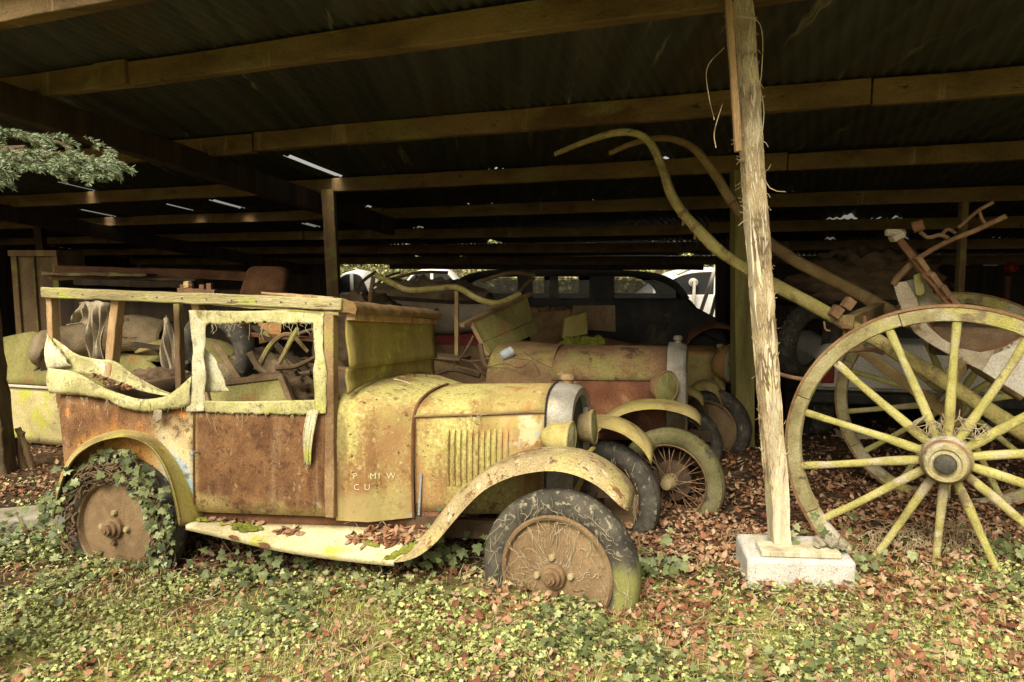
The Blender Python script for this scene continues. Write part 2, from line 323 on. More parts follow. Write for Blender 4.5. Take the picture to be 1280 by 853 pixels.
m = MB(); m.beam(sh(-7.5, 8.66, 1.53), sh(-1.55, 8.66, 1.53), .07, .16, seg=16, jit=.006); sp(m, 'purlin', m_dark_wood, bevel=.006)
for (a, b, ua, ub) in ((0, 1, -4.15, -3.9), ):      # timber block patched over the second purlin
    m = MB(); m.beam(sh(ua, -.055, zl(0)+.075), sh(ub+.02, -.055, zl(0)+.075), .03, .15); sp(m, 'splice_plate', m_beam, bevel=.004)
# rafters under the purlins, over the left post and far inside
for uu, va, vb in ((-4.75, -.9, SP*3), (-9.6, -.9, 8.6), (5.4, -.9, 8.6)):
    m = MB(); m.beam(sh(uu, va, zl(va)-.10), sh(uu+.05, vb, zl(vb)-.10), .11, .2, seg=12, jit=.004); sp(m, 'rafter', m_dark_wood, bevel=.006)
# corrugated roof rows with overlaps; small slits where sheets have parted
slits = [((358, 195), (426, 222), 7), ((95, 262), (164, 275), 13), ((66, 228), (132, 240), 8), ((64, 243), (92, 247), 13), ((262, 250), (302, 261), 11), ((206, 255), (240, 263), 8), ((380, 279), (396, 284), 9), ((296, 167), (310, 173), 5)]
sl_uv = []
for a, b, wd in slits:
    (u0_, v0_), (u1_, v1_) = onroof(*a), onroof(*b); sl_uv.append(((u0_+u1_)/2, min(v0_, v1_), max(v0_, v1_), wd))
vr = [-1.06]+[p+.03 for p in pv[1:]]+[9.15]
PITCHC, NS = .076, 6
nu = int((U1-U0)/(PITCHC/NS)); us = np.linspace(U0, U1, nu)
for r in range(len(vr)-1):
    va, vb = vr[r], vr[r+1]+.11
    cuts = [s for s in sl_uv if vr[r]-.02 <= (s[1]+s[2])/2 < vr[r+1]]
    vv = sorted(set([va, vb]+list(np.linspace(va, vb, 4))+[min(max(x, va+.04), vb-.12) for s in cuts for x in s[1:3]]))
    ridge = np.cos(np.arange(nu)*2*math.pi/NS)*.0095
    gk = [.0, .0, .5, .8, 1, 1, 1, 1][r]
    lo = np.array([gk*(max(0, mnoise.noise((u*.9, r*3.7, 1))-.06)*.20*(.08+max(0, mnoise.noise((u*5, r*2.1, 6))*2.6))+max(0, mnoise.noise((u*9, r*5.1, 4))-.36)*.05) for u in us])
    hi = np.array([max(0, mnoise.noise((u*.8, r*3.3, 9)))*.012 for u in us])
    V = []; 
    for v_ in vv:
        f = (v_-va)/(vb-va); zb = zl(v_)+.155+.0035*f
        sag = .02*math.sin(f*math.pi)
        for i, u in enumerate(us):
            V.append(tuple(Vector(sh(u, v_, zb+ridge[i]+lo[i]*max(0, f-.6)/.4-hi[i]*max(0, .3-f)/.3-sag*.3))-SO))
    F = []
    for j in range(len(vv)-1):
        vm = (vv[j]+vv[j+1])/2
        for i in range(nu-1):
            um = (us[i]+us[i+1])/2
            if any(abs(um-s[0]) < PITCHC/NS*s[3]*.5 and s[1]-.01 < vm < s[2]+.01 for s in cuts): continue
            F.append((j*nu+i, j*nu+i+1, (j+1)*nu+i+1, (j+1)*nu+i))
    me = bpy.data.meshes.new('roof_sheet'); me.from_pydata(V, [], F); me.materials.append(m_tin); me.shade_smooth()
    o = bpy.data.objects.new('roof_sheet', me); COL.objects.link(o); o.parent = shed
# back wall of dark boards, plus end walls added to block side light (the back stays open in the middle)
def boards(pa, pb, z0, ztop, gap=.01):
    m = MB(); L = (Vector(pb)-Vector(pa)); n = int(L.length/.18); d = L.normalized()
    for k in range(n):
        c = Vector(pa)+d*(L.length*(k+.5)/n); zt = ztop(k, c)
        m.beam((c.x, c.y, z0), (c.x, c.y, zt), L.length/n-gap*(random.random() < .03), .025, up=d.cross(Vector((0, 0, 1))))
    return m
def wallpts(ua, va, ub, vb): return Vector(sh(ua, va, 0)), Vector(sh(ub, vb, 0))
def ub_at(px, v): x, y = atv(px, v); return (Vector((x, y, 0))-PO).dot(UU)
uL, uR = ub_at(418, 8.75), ub_at(902, 8.75)
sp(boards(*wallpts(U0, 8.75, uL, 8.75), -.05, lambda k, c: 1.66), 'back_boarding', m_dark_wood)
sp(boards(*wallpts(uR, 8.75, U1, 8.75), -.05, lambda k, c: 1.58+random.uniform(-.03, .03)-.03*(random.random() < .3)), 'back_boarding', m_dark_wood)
sp(boards(*wallpts(U0+.1, -1, U0+.1, 8.7), -.05, lambda k, c: zl((c-PO).dot(VV))+.14), 'light_block_boarding', m_dark_wood)
sp(boards(*wallpts(U1-.1, -1, U1-.1, 8.7), -.05, lambda k, c: zl((c-PO).dot(VV))+.14), 'light_block_boarding', m_dark_wood)
# posts
m_left_post = M('creeper_marked_post', [(.06, .042, .022), (.11, .08, .04), (.16, .12, .06)], 9, stretch=(2, 2, .3), spots=[((.20, .17, .07), 14, .58, .66, ONE)], bump=1, bdist=.015)
m = MB(); b0 = dep(974, 676, 3.3); zt = 2.66; tp = aty(926, 3, b0.y+.02); tp = b0+(tp-b0)*((zt-b0.z)/(tp.z-b0.z))
rings = []
post_pts = []
for k in range(31):
    f = k/30; c = b0+(tp-b0)*f+Vector((.006*math.sin(f*9), 0, 0)); wd = .080-.010*f
    rings.append([c+Vector((a*wd/2+random.uniform(-.005, .005), b*wd/2+random.uniform(-.005, .005), 0)) for a, b in ((-1, -1), (-.3, -1.06), (.4, -1.05), (1, -1), (1, 1), (-1, 1))]); post_pts.append(c)
m.loft(rings, True, True); sp(m, 'post', m_straw, angle=60)
m = MB(); q0, q1 = aty(909, -20, tp.y-.085), aty(923, 190, b0.y-.09); m.beam(q1, q1+(q0-q1)*.98, .026, .03, up=(0, 1, 0), seg=6, jit=.002); sp(m, 'batten', m_wood_weathered, bevel=.003)
m = MB(); lx, ly = atv(-13, 0); ly -= .1
m.beam((lx+.06, ly, -.1), (lx-.06, ly+.02, zl(0)-.18), .135, .15, up=(0, 1, 0), seg=26, jit=.008); sp(m, 'post', m_left_post, bevel=.012)
m = MB(); ix, iy = atv(419, SP*2); m.beam((ix+.02, iy, -.05), (ix-.05, iy, zl(SP*2)+.02), .125, .125, up=(0, 1, 0), seg=8, jit=.004); sp(m, 'post', m_inner_post, bevel=.006)
m = MB(); jx, jy = atv(934, SP*2); m.beam((jx+.02, jy, -.05), (jx-.07, jy, zl(SP*2)+.02), .16, .14, up=(0, 1, 0), seg=8, jit=.004); sp(m, 'post', m_green_post, bevel=.006)
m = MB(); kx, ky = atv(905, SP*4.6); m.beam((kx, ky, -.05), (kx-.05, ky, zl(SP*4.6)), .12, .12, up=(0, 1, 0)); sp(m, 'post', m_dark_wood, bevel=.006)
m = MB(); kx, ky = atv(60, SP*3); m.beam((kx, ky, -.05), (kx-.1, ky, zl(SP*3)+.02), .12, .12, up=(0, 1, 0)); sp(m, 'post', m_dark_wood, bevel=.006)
for pxq in (1204, ):
    m = MB(); kx, ky = atv(pxq, SP*3); m.beam((kx, ky, -.05), (kx-.03, ky, zl(SP*3)+.02), .06, .06, up=(0, 1, 0)); sp(m, 'post', m_inner_post, bevel=.004)

# dry ivy stems clinging to the front post
m = MB(); RNG = random.Random(3)
ax = (tp-b0)
for i in range(330):
    f = RNG.uniform(.08, 1); side = RNG.choice([0, 0, 0, 1, 2]); a = RNG.uniform(-.5, .5); pts = []
    ln = RNG.randint(5, 16); da = RNG.uniform(-.26, .26)
    for k in range(ln):
        c = b0+ax*f; off = .036+RNG.uniform(0, .005)
        a = max(-.56, min(.56, a+da+RNG.uniform(-.1, .1)))
        if side == 0: p = c+Vector((a*.062, -off-.001, 0))
        elif side == 1: p = c+Vector((-off, a*.062, 0))
        else: p = c+Vector((off, a*.062, 0))
        pts.append(p); f += RNG.uniform(.008, .024)
        if f > 1: break
    if len(pts) > 3: m.tube([tuple(p) for p in cr(pts, len(pts)*2)], RNG.uniform(.0013, .0040), 5)
for i in range(130):                                   # frayed bits standing off the sides, more of them high up
    f = RNG.uniform(.1, 1)**.8; c = b0+ax*f; sgn = RNG.choice((-1, 1)); L = RNG.uniform(.006, .022)+(.022 if f > .6 and sgn < 0 else 0)
    p = c+Vector((sgn*.036, RNG.uniform(-.05, .03), 0)); q = p+Vector((sgn*L, RNG.uniform(-.02, .02), RNG.uniform(-.04, .04)))
    m.tube([p, (p+q)/2+Vector((0, 0, RNG.uniform(-.012, .012))), q], .0014, 4)
for pts in ([(918, 20), (950, 30), (952, 90), (944, 130)], [(948, 100), (955, 140), (950, 200), (962, 235), (982, 240)], [(905, 60), (884, 85), (886, 120), (893, 150)], [(903, 130), (893, 165), (895, 185)], [(950, 265), (962, 290), (958, 330)]):
    m.tube(cr([aty(x, y, 3.13+RNG.uniform(-.02, .02)) for x, y in pts], 16), .0022, 5)
o = m.build('dead_ivy', m_stem); tag(o, 'dry leafless ivy stems matted over the pale front post of the shed', 'ivy')

# block under the post, and what lies on it
bz = gz(b0.x, b0.y)
m = MB(); c0 = aty(991, 704, b0.y); 
m.box((0, 0, 0), (.46, .30, .30)); rr = random.Random(2)
bl = m.build('concrete_block', m_concrete, bevel=.018, loc=(c0.x, b0.y, b0.z-.15-.028), rot=(.02, -.01, math.radians(-7)))
tag(bl, 'pale rough concrete block carrying the front post of the shed', 'block')
m = MB(); m.box((0, 0, 0), (.34, .12, .026)); o = m.build('wooden_wedge', m_straw, bevel=.004, loc=(c0.x-.01, b0.y-.07, b0.z-.014), rot=(.02, -.01, math.radians(-6))); tag(o, 'thin mossy wooden packing board lying between the post and the concrete block', 'board')
m = MB()
for k in range(9):
    m.box((random.uniform(-.06, .06), random.uniform(-.03, .03), .01+random.uniform(0, .03)), (random.uniform(.02, .05), .03, .02), Matrix.Rotation(random.random()*3, 3, Vector((random.random(), random.random(), 1)).normalized()))
o = m.build('rubble', m_stone, bevel=.004, loc=(c0.x+.12, b0.y-.08, b0.z+.0)); tag(o, 'little heap of stone chips on top of the concrete block', 'rubble')
m = MB(); m.box((0, 0, 0), (.56, .22, .12)); sx_ = atz(22, 648, .04)
o = m.build('stone_kerb', m_stone, bevel=.02, loc=(sx_.x, sx_.y, .02), rot=(.03, 0, .28)); tag(o, 'long grey stone lying in the ivy by the left post', 'stone')
# ------------------------------------------------------------------ vehicles
class Frame:
    """car-local axes: x forward, y towards the far side, z up"""
    def __init__(s, yaw, roll, pitch, hub_world, hub_local):
        R3 = (Matrix.Rotation(math.radians(yaw), 4, 'Z') @ Matrix.Rotation(math.radians(pitch), 4, 'Y') @ Matrix.Rotation(math.radians(roll), 4, 'X'))
        org = Vector(hub_world)-R3.to_3x3() @ Vector(hub_local)
        s.M = Matrix.Translation(org) @ R3; s.I = s.M.inverted(); s.org = org
    def root(s, name, label, cat, group=None):
        o = empty(name, (0, 0, 0), 0, label, cat, group); o.matrix_world = s.M; s.r = o; return o
    def C(s, px, py, y):
        a = s.I @ EYE; d = s.I.to_3x3() @ ray(px, py); k = (y-a.y)/d.y; p = a+d*k; return (p.x, y, p.z)
    def line(s, pts, y, n=None):
        P = [s.C(a, b, y) for a, b in pts]; return cr(P, n) if n else P
    def W(s, p): return s.M @ Vector(p)
def mir(m):
    k = MB(); k.V = [(v[0], -v[1], v[2]) for v in m.V]; k.F = list(m.F); return k
def strip(F, top, bot, y, n=24, rows=5, fun=None):
    A, B = F.line(top, y, n), F.line(bot, y, n); R = []
    for j in range(rows):
        q = j/(rows-1); row = []
        for i in range(n):
            p = list(lerp(A[i], B[i], q))
            if fun: d = fun(i/(n-1), q); p[0] += d[0]; p[1] += d[1]; p[2] += d[2]
            row.append(tuple(p))
        R.append(row)
    m = MB(); m.loft(R); return m

def tyre_mb(R, w, rin, tread=0):
    pr = []
    for k in range(18):
        a = 2*math.pi*k/18; cx = (R+rin)/2; pr.append((cx+(R-rin)/2*math.copysign(abs(math.cos(a))**.75, math.cos(a)), w/2*math.copysign(abs(math.sin(a))**.8, math.sin(a))))
    m = MB(); m.lathe(pr, n=64, closed=True, wob=.004)
    if tread:
        for k in range(tread):
            a = 2*math.pi*k/tread
            for sgn in (-1, 1):
                aa = a+(.5*math.pi/tread if sgn > 0 else 0)
                r3 = Matrix.Rotation(-aa, 3, 'Y'); c = r3 @ Vector((R-.0155, sgn*w*.30, 0)); m.box(c, (.015, w*.26, R*math.pi/tread*1.25), r3)
    return m
def disc_wheel(root, c, R=.36, w=.125, steer=0, tyre=m_tyre, side=-1, disc=m_disc, tread=52, spin=None):
    """pressed-steel wheel: disc > tyre, hub_cap; outer face towards -y (side -1)"""
    s = R/.36
    pr = [(.252*s, .05), (.256*s, -.058), (.247*s, -.070), (.236*s, -.066), (.228*s, -.042), (.20*s, -.046), (.15*s, -.058), (.10*s, -.066), (.066*s, -.069), (.06*s, -.069), (0.001, -.069)]
    m = MB(); m.lathe(pr, n=56)
    o = m.build('wheel', disc, root, loc=c, rot=(0, random.random() if spin is None else spin, math.radians(steer)+(math.pi if side > 0 else 0)))
    h = MB(); h.lathe([(.058*s, -.068), (.055*s, -.09), (.042*s, -.096), (.040*s, -.112), (.028*s, -.118), (.025*s, -.134), (.014, -.137), (.012, -.144), (.001, -.145)], n=24); h.build('hub_cap', m_disc, o)
    for k in range(4):
        a = k*math.pi/2+.1; b = MB(); b.lathe([(.016, -.066), (.017, -.078), (.012, -.088), (.001, -.09)], (.078*s*math.cos(a), 0, .078*s*math.sin(a)), n=8); b.build('wheel_nut', m_lamp_dull if k != 3 else m_iron, o)
    tyre_mb(R, w, .24*s, tread).build('tyre', tyre, o)
    return o
def wire_wheel(root, c, R=.335, w=.115, steer=0, tyre=m_tyre_moss, side=-1, n=36):
    m = MB(); m.lathe([(.232, .035), (.24, .05), (.246, .035), (.236, 0), (.246, -.035), (.24, -.05), (.232, -.035), (.226, -.01), (.226, .01)], n=48, closed=True)
    o = m.build('wheel', m_dust, root, loc=c, rot=(0, .3, math.radians(steer)+(math.pi if side > 0 else 0)))
    h = MB(); h.lathe([(.05, .05), (.055, -.03), (.045, -.06), (.04, -.085), (.034, -.10), (.03, -.102), (.001, -.104)], n=24); h.build('hub', m_lamp_dull, o)
    d = MB(); d.lathe([(.13, .05), (.13, .02), (.10, .012), (.001, .01)], n=32); d.build('brake_drum', m_under, o)
    sm = MB()
    for k in range(n):
        a = 2*math.pi*k/n; b = a+(.35 if k % 2 else -.35); ya = -.05 if k % 4 < 2 else .03
        sm.tube([(.05*math.cos(a), ya, .05*math.sin(a)), (.230*math.cos(b), 0, .230*math.sin(b))], .0028, 5)
    sm.build('wire_spokes', m_iron, o)
    tyre_mb(R, w, .232, 46).build('tyre', tyre, o); return o
def headlight(root, c, r, mat, lens, yaw=0, pitch=0, L=.13):
    m = MB(); k = r/.08
    m.lathe([(.001, -L), (.022*k, -L*.985), (.042*k, -L*.90), (.058*k, -L*.74), (.069*k, -L*.5), (.076*k, -L*.22), (.079*k, 0), (.085*k, .002), (.086*k, .012), (.080*k, .016), (.076*k, .010)], axis='x', n=32)
    o = m.build('headlight', mat, root, loc=c, rot=(0, math.radians(pitch), math.radians(yaw)))
    l = MB(); l.lathe([(.078*k, .010), (.06*k, .016), (.03*k, .020), (.001, .021)], axis='x', n=28); l.build('lens', lens, o)
    return o
def sections(half):
    """mirror a near-side half section (y<=0, bottom to top centre)"""
    return [tuple(p) for p in half]+[(p[0], -p[1], p[2]) for p in half[-2::-1]]
def loft_sections(list_of_half, n=12, sub=6):
    R = [cr(sections([lerp(p, p, 0) for p in h]), n*2+1) for h in list_of_half]; RR = []
    for a, b in zip(R[:-1], R[1:]):
        for k in range(sub): RR.append([lerp(p, q, k/sub) for p, q in zip(a, b)])
    RR.append(R[-1]); m = MB(); m.loft(RR); return m

# =============================== foreground car
hubF = dep(700, 713, 3.15)
F1 = Frame(-15.5, -4.0, -1.2, hubF, (0, -.62, .217))
car = F1.root('vintage_car', 'rusty yellow and brown vintage car with open roof frame and torn canvas in the foreground', 'car')
C = F1.C
# materials with wear laid out on the body
def rust_side(name, mode):
    t = NT(name); x, y, z = t.xyz(); n1 = t.noise(5, 9, ONE, .5, .65); n2 = t.noise(2.2, 6, VS, .3, off=3)
    c = t.ramp(n1, [(.32, (.085, .040, .018)), (.46, (.15, .072, .030)), (.58, (.205, .105, .045)), (.7, (.255, .145, .066))])
    c = t.mix(c, (.28, .105, .028), t.mask(t.noise(3, 8, VS, .4, .65, off=8), .54, .72))
    c = t.mix(c, (.26, .19, .105), t.math('MULTIPLY', t.mask(t.noise(7, 6, VS, off=6), .52, .7), .6))
    lowm = t.math('SUBTRACT', 1, t.mask(t.math('ADD', z, t.math('MULTIPLY', t.noise(7, 6, off=2), .34)), .50, .62))
    if mode == 'door':
        c = t.mix(c, (.40, .32, .12), t.math('MULTIPLY', lowm, .75))
        c = t.mix(c, (.42, .48, .34), t.math('MULTIPLY', lowm, t.mask(t.noise(9, 4, off=11), .60, .68)))
        c = t.mix(c, (.45, .33, .13), t.mask(t.math('ADD', t.math('MULTIPLY', x, -1), t.math('MULTIPLY', n1, .09)), 1.895, 1.95))
    else:
        cx, cz = -2.33, .26                              # bright rim of bare metal and old blue paint round the rear wing
        dx, dz = t.math('SUBTRACT', x, cx), t.math('SUBTRACT', z, cz)
        d = t.math('SQRT', t.math('ADD', t.math('MULTIPLY', dx, dx), t.math('MULTIPLY', dz, dz)))
        e = t.math('ADD', d, t.math('MULTIPLY', t.math('SUBTRACT', n1, .5), .22))
        front = t.mask(dx, .12, .34)
        c = t.mix(c, (.50, .25, .055), t.math('MULTIPLY', .8, t.math('SUBTRACT', 1, t.mask(e, .42, .52))))
        wide = t.math('SUBTRACT', 1, t.mask(e, .50, .66))
        c = t.mix(c, (.62, .52, .27), t.math('MULTIPLY', wide, front))
        c = t.mix(c, (.62, .50, .24), t.math('MULTIPLY', t.mask(t.math('ADD', x, t.math('MULTIPLY', n1, .14)), -1.93, -1.85), t.mask(t.noise(6, 6, off=3), .3, .5)))
        blue = t.math('MULTIPLY', t.math('SUBTRACT', 1, t.mask(e, .455, .53)), t.mask(dx, .20, .32))
        c = t.mix(c, (.30, .44, .56), t.math('MULTIPLY', blue, t.mask(t.noise(11, 6, off=5), .36, .5)))
        c = t.mix(c, (.50, .20, .04), t.math('MULTIPLY', t.mask(z, .70, .80), t.mask(t.noise(6, 6, off=13), .56, .66)))
    c = t.mix(c, (.075, .036, .018), t.math('MULTIPLY', t.mask(t.noise(19, 10, ONE, .3, .74, off=71), .56, .585), .7))
    c = t.mix(c, (.36, .25, .13), t.math('MULTIPLY', t.mask(t.noise(26, 9, (1, 1, .5), .2, .72, off=73), .60, .625), .6))
    c = t.mix(c, (.30, .20, .11), t.math('MULTIPLY', t.mask(t.noise(11, 6, (1, 1, .06), .1, .6, off=79), .58, .68), .45))
    g = t.ramp(t.noise(130, 3), [(.3, (.65,)*3), (.7, (1.25,)*3)])
    return t.fin(t.mix(c, g, 1, 'MULTIPLY'), .85, .2, 0, t.math('ADD', t.noise(60, 8, rough=.75), t.math('MULTIPLY', t.noise(4, 3, off=41), 2.2)), .5, .007)
def lichen_side(name, mode):
    t = NT(name); x, y, z = t.xyz(); st = (1, 1, .22)
    rustc = t.ramp(t.noise(5, 8, VS, .3), [(.35, (.18, .088, .034)), (.5, (.27, .15, .06)), (.68, (.34, .22, .10))])
    lich = t.ramp(t.noise(60, 4, ONE, 0, .7), [(.3, (.275, .24, .075)), (.5, (.415, .37, .12)), (.7, (.54, .49, .22))])
    mk = t.noise(3.0, 8, st, .5, .62, off={'scuttle': 2, 'top': 5, 'side': 9}[mode])
    bias = {'scuttle': .03, 'top': .08, 'side': -.05}[mode]
    fine = t.math('MULTIPLY', t.math('SUBTRACT', t.noise(70, 3, off=4), .5), .22)
    m2 = t.math('ADD', t.math('ADD', mk, fine), bias)
    c = t.mix(rustc, lich, t.mask(m2, .42, .57))
    c = t.mix(c, (.33, .195, .08), t.math('MULTIPLY', t.mask(t.noise(2.0, 7, (1, 1, .45), .4, off=51), .52, .66), .6))
    c = t.mix(c, (.22, .185, .09), t.math('MULTIPLY', t.mask(t.noise(48, 5, off=53), .57, .68), .5))
    c = t.mix(c, (.23, .10, .034), t.math('MULTIPLY', t.mask(t.noise(2.6, 9, (1, 1, .3), .6, .68, off=57), .55, .66), .8))
    c = t.mix(c, (.30, .27, .08), t.math('MULTIPLY', t.mask(t.noise(4, 6, off=17), .52, .66), .5))
    c = t.mix(c, (.12, .075, .035), t.math('MULTIPLY', t.mask(t.noise(9, 7, (1, 1, .08), .2, off=29), .58, .70), .55))
    c = t.mix(c, (.10, .055, .025), t.mask(t.noise(34, 6, off=37), .64, .67))
    ch = t.noise(17, 10, ONE, .3, .74, off=61)
    c = t.mix(c, (.20, .09, .035), t.math('MULTIPLY', t.mask(ch, .585, .605), .75))
    c = t.mix(c, (.56, .50, .27), t.math('MULTIPLY', t.mask(t.noise(23, 10, ONE, .2, .72, off=67), .61, .63), .45))
    if mode == 'scuttle':
        low = t.math('SUBTRACT', 1, t.mask(t.math('ADD', z, t.math('MULTIPLY', t.noise(6, 5, off=1), .3)), .55, .68))
        c = t.mix(c, (.38, .34, .14), t.math('MULTIPLY', low, .5))
        b = t.math('MULTIPLY', t.mask(t.noise(14, 5, off=7), .56, .62), t.math('MULTIPLY', t.mask(x, -.84, -.80), t.math('SUBTRACT', 1, t.mask(z, .42, .47))))
        c = t.mix(c, (.22, .38, .55), b)
    if mode == 'side':
        hi = t.math('MULTIPLY', t.mask(x, -.36, -.27), t.mask(z, .62, .68))
        c = t.mix(c, (.46, .40, .22), t.math('MULTIPLY', hi, t.mask(t.noise(11, 9, off=3), .50, .58)))
        c = t.mix(c, (.44, .20, .07), t.math('MULTIPLY', hi, t.mask(t.noise(9, 8, VS, off=23), .48, .66)))
        c = t.mix(c, (.30, .37, .38), t.math('MULTIPLY', t.mask(x, -.30, -.24), t.math('MULTIPLY', t.mask(z, .66, .72), t.mask(t.noise(14, 8, off=31), .52, .64))))
    return t.fin(c, .88, .15, 0, t.math('ADD', t.noise(75, 8, rough=.75), t.math('MULTIPLY', t.noise(4.5, 3, off=41), 2.2)), .6, .007)
m_door, m_rear = rust_side('rusted_door_steel', 'door'), rust_side('rusted_tail_steel', 'rear')
m_scut, m_btop, m_bside = lichen_side('lichen_scuttle_steel', 'scuttle'), lichen_side('lichen_bonnet_top', 'top'), lichen_side('lichen_bonnet_side', 'side')

# tail: near and far sides, back
rear_top = [(62, 492), (105, 496), (160, 503), (205, 509), (243, 513)]
rear_bot = [(62, 497), (66, 545), (80, 597), (130, 600), (190, 600), (243, 641)]
def bulge(a): return lambda u, q: (0, -a*math.sin(math.pi*min(1, max(0, q)))*math.sin(math.pi*min(1, .15+u)), 0)
A = F1.line(rear_top, -.6, 30); B = []
Bx = F1.line([(62, 493), (63, 530), (67, 560), (74, 585), (82, 600), (110, 606), (160, 606), (205, 612), (225, 630), (243, 640)], -.6)
bxs = [p[0] for p in Bx]; 
rows = []
for j in range(7):
    q = j/6; row = []
    for i, p in enumerate(A):
        u = i/29; zb = np.interp(u, [0, .04, .10, .3, .75, .88, 1], [.80, .62, .44, .42, .42, .36, .30])
        row.append((p[0]+.05*q*max(0, .12-u)/.12, -.6-.018*math.sin(math.pi*q)+.05*max(0, .10-u)/.10, p[2]+(zb-p[2])*q))
    rows.append(row)
m = MB(); m.loft(rows); m.build('tail_side', m_rear, car, solid=.012); mir(m).build('tail_side', m_rear, car, solid=.012)
edge = [r[0] for r in rows]
m = MB(); m.loft([[(p[0]-.012-.02*math.sin(math.pi*k/8), p[1]+(1.1)*k/8, p[2]) for p in edge] for k in range(9)]); m.build('tail_panel', m_rear, car, solid=.012)
m = MB(); m.tube([edge[0], *[tuple(p) for p in edge]], .009, 6); m.build('tail_beading', m_dark_rust, car)
# doors
for sgn in (-1, 1):
    m = strip(F1, [(243, 509), (325, 509), (409, 506)], [(243, 640), (325, 643), (412, 646)], -.612, 14, 8, lambda u, q: (0, -.012*math.sin(math.pi*q)*(.4+.6*math.sin(math.pi*u)), 0))
    if sgn > 0: m = mir(m)
    d = m.build('door', m_door, car, solid=.016)
    if sgn < 0:
        p = C(247, 565, -.63); h = MB(); h.lathe([(.001, -.05), (.012, -.048), (.013, -.03), (.007, -.026), (.007, .0)], p, 'y', 12); h.box((p[0], p[1]-.04, p[2]-.012), (.014, .012, .05)); h.build('door_handle', m_silver, d)
m = MB()
for y in (-.622,): m.tube(F1.line([(242, 512), (242, 575), (242, 641)], y, 8), .004, 5)
m.build('door_seam', m_dark_rust, car)
# wooden roof frame
a, b = C(58, 366, -.6), C(431, 381, -.6)
m = MB(); m.beam(a, b, .075, .055, seg=24, jit=.003); m.build('roof_rail', m_rail, car, bevel=.006)
m = MB(); m.beam(C(268, 380, -.61), C(425, 393, -.61), .03, .014, seg=10, jit=.002); m.build('roof_trim', m_rail, car, bevel=.002)
m = MB(); m.beam(C(330, 367, -.56), C(420, 373, -.56), .05, .012, seg=8, jit=.003); m.build('roof_trim', m_wood_weathered, car, bevel=.002)
m = MB(); m.beam((a[0]+.1, .58, a[2]-.02), (b[0], .58, b[2]-.03), .07, .05, seg=16, jit=.004); m.build('roof_rail', m_dark_wood, car, bevel=.006)
def post(p, q, w, d, mat, y, dx=0): 
    mm = MB(); mm.beam(C(*p, y), C(*q, y), d, w, up=(1, 0, 0), seg=8, jit=.0025); return mm.build('roof_post', mat, car, bevel=.004)
post((65, 371), (68, 440), .035, .05, m_wood_weathered, -.58)
post((148, 372), (138, 475), .048, .055, m_wood_weathered, -.57)
post((247, 372), (250, 410), .05, .05, m_wood_weathered, -.56)
post((223, 380), (226, 505), .035, .04, m_inner_post, -.40)
post((303, 404), (303, 480), .06, .06, m_inner_post, .35)
post((414, 388), (415, 646), .048, .05, m_dust, -.60)
post((235, 360), (234, 352), .03, .03, m_wood_weathered, -.45)
# roof header with rotten felt, boarded windscreen
h0, h1 = Vector((b[0]-.02, -.62, b[2]-.002)), Vector((b[0]-.06, .60, b[2]-.035))
m = MB(); R = []
for k in range(25):
    f = k/24; c = h0+(h1-h0)*f; j = lambda s=.004: random.uniform(-s, s)
    R.append([(c.x-.16, c.y, c.z+.012+j()), (c.x+.02, c.y, c.z+.022+j()), (c.x+.075, c.y, c.z+.012+j()), (c.x+.092+j(), c.y, c.z-.012+j()), (c.x+.085+j(), c.y, c.z-.04+j(.007)), (c.x+.05, c.y, c.z-.036), (c.x-.16, c.y, c.z-.028)])
m.loft(R, True, True); m.build('roof_header', m_felt, car, angle=60)
m = MB(); m.beam((h0.x+.04, -.58, h0.z-.055), (h1.x+.04, .58, h1.z-.055), .05, .035); m.build('header_lining', m_wood_weathered, car, bevel=.004)
wx = h0.x-.0
def wboard(z0, z1, x0, x1, name, yy=(-.57, .545)):
    m = MB(); R = []
    for j in range(9):
        q = j/8; R.append([(x0+(x1-x0)*q+.003*math.sin(7*u+j), yy[0]+(yy[1]-yy[0])*u, z0(u)*(1-q)+z1(u)*q) for u in np.linspace(0, 1, 16)])
    m.loft(R); return m.build(name, m_board, car, solid=.012)
zt = b[2]-.06
arch = lambda u: .955+.045*(1-(2*u-1)**4)
wboard(lambda u: 1.075-.008*u, lambda u: zt-.02*u, wx+.022, wx, 'windscreen_board')
wboard(arch, lambda u: 1.078-.008*u, wx+.008, wx+.002, 'windscreen_board')
m = MB(); m.beam((wx, .56, .93), (wx, .56, zt), .04, .04); m.build('roof_post', m_wood_weathered, car, bevel=.004)
# scuttle, bonnet, louvres
def sec(x, w, zb, zs, zt, k=1.0):
    return [(x, -w, zb), (x, -w-.008, zb+(zs-zb)*.33), (x, -w-.006, zb+(zs-zb)*.66), (x, -w, zs-.06), (x, -w*.97, zs), (x, -w*.84, zs+(zt-zs)*.52), (x, -w*.55, zs+(zt-zs)*.85), (x, -w*.25, zt-.004), (x, 0, zt)]
bx0, bx1 = C(518, 560, -.46)[0], C(681, 530, -.30)[0]
m = loft_sections([sec(wx-.045, .588, .345, .905, 1.0), sec(wx+.12, .575, .345, .895, .995), sec(bx0, .475, .355, .845, .955)], 22, 6)
scut = m.build('scuttle', m_scut, car, angle=60)
def hinge(x): f = (x-bx0)/(bx1-bx0); return -.462+.162*f, .845+.022*f, .955+.022*f
m = MB(); R = []
for k in range(9):
    x = bx0+.004+(bx1-bx0-.006)*k/8; w_, zs, zt_ = hinge(x)
    R.append(cr(sections([(x, w_, zs), (x, w_*.93, zs+(zt_-zs)*.36), (x, w_*.75, zs+(zt_-zs)*.66), (x, w_*.45, zs+(zt_-zs)*.88), (x, 0, zt_)]), 25))
m.loft(R); m.build('bonnet_top', m_btop, car, solid=.008, angle=60)
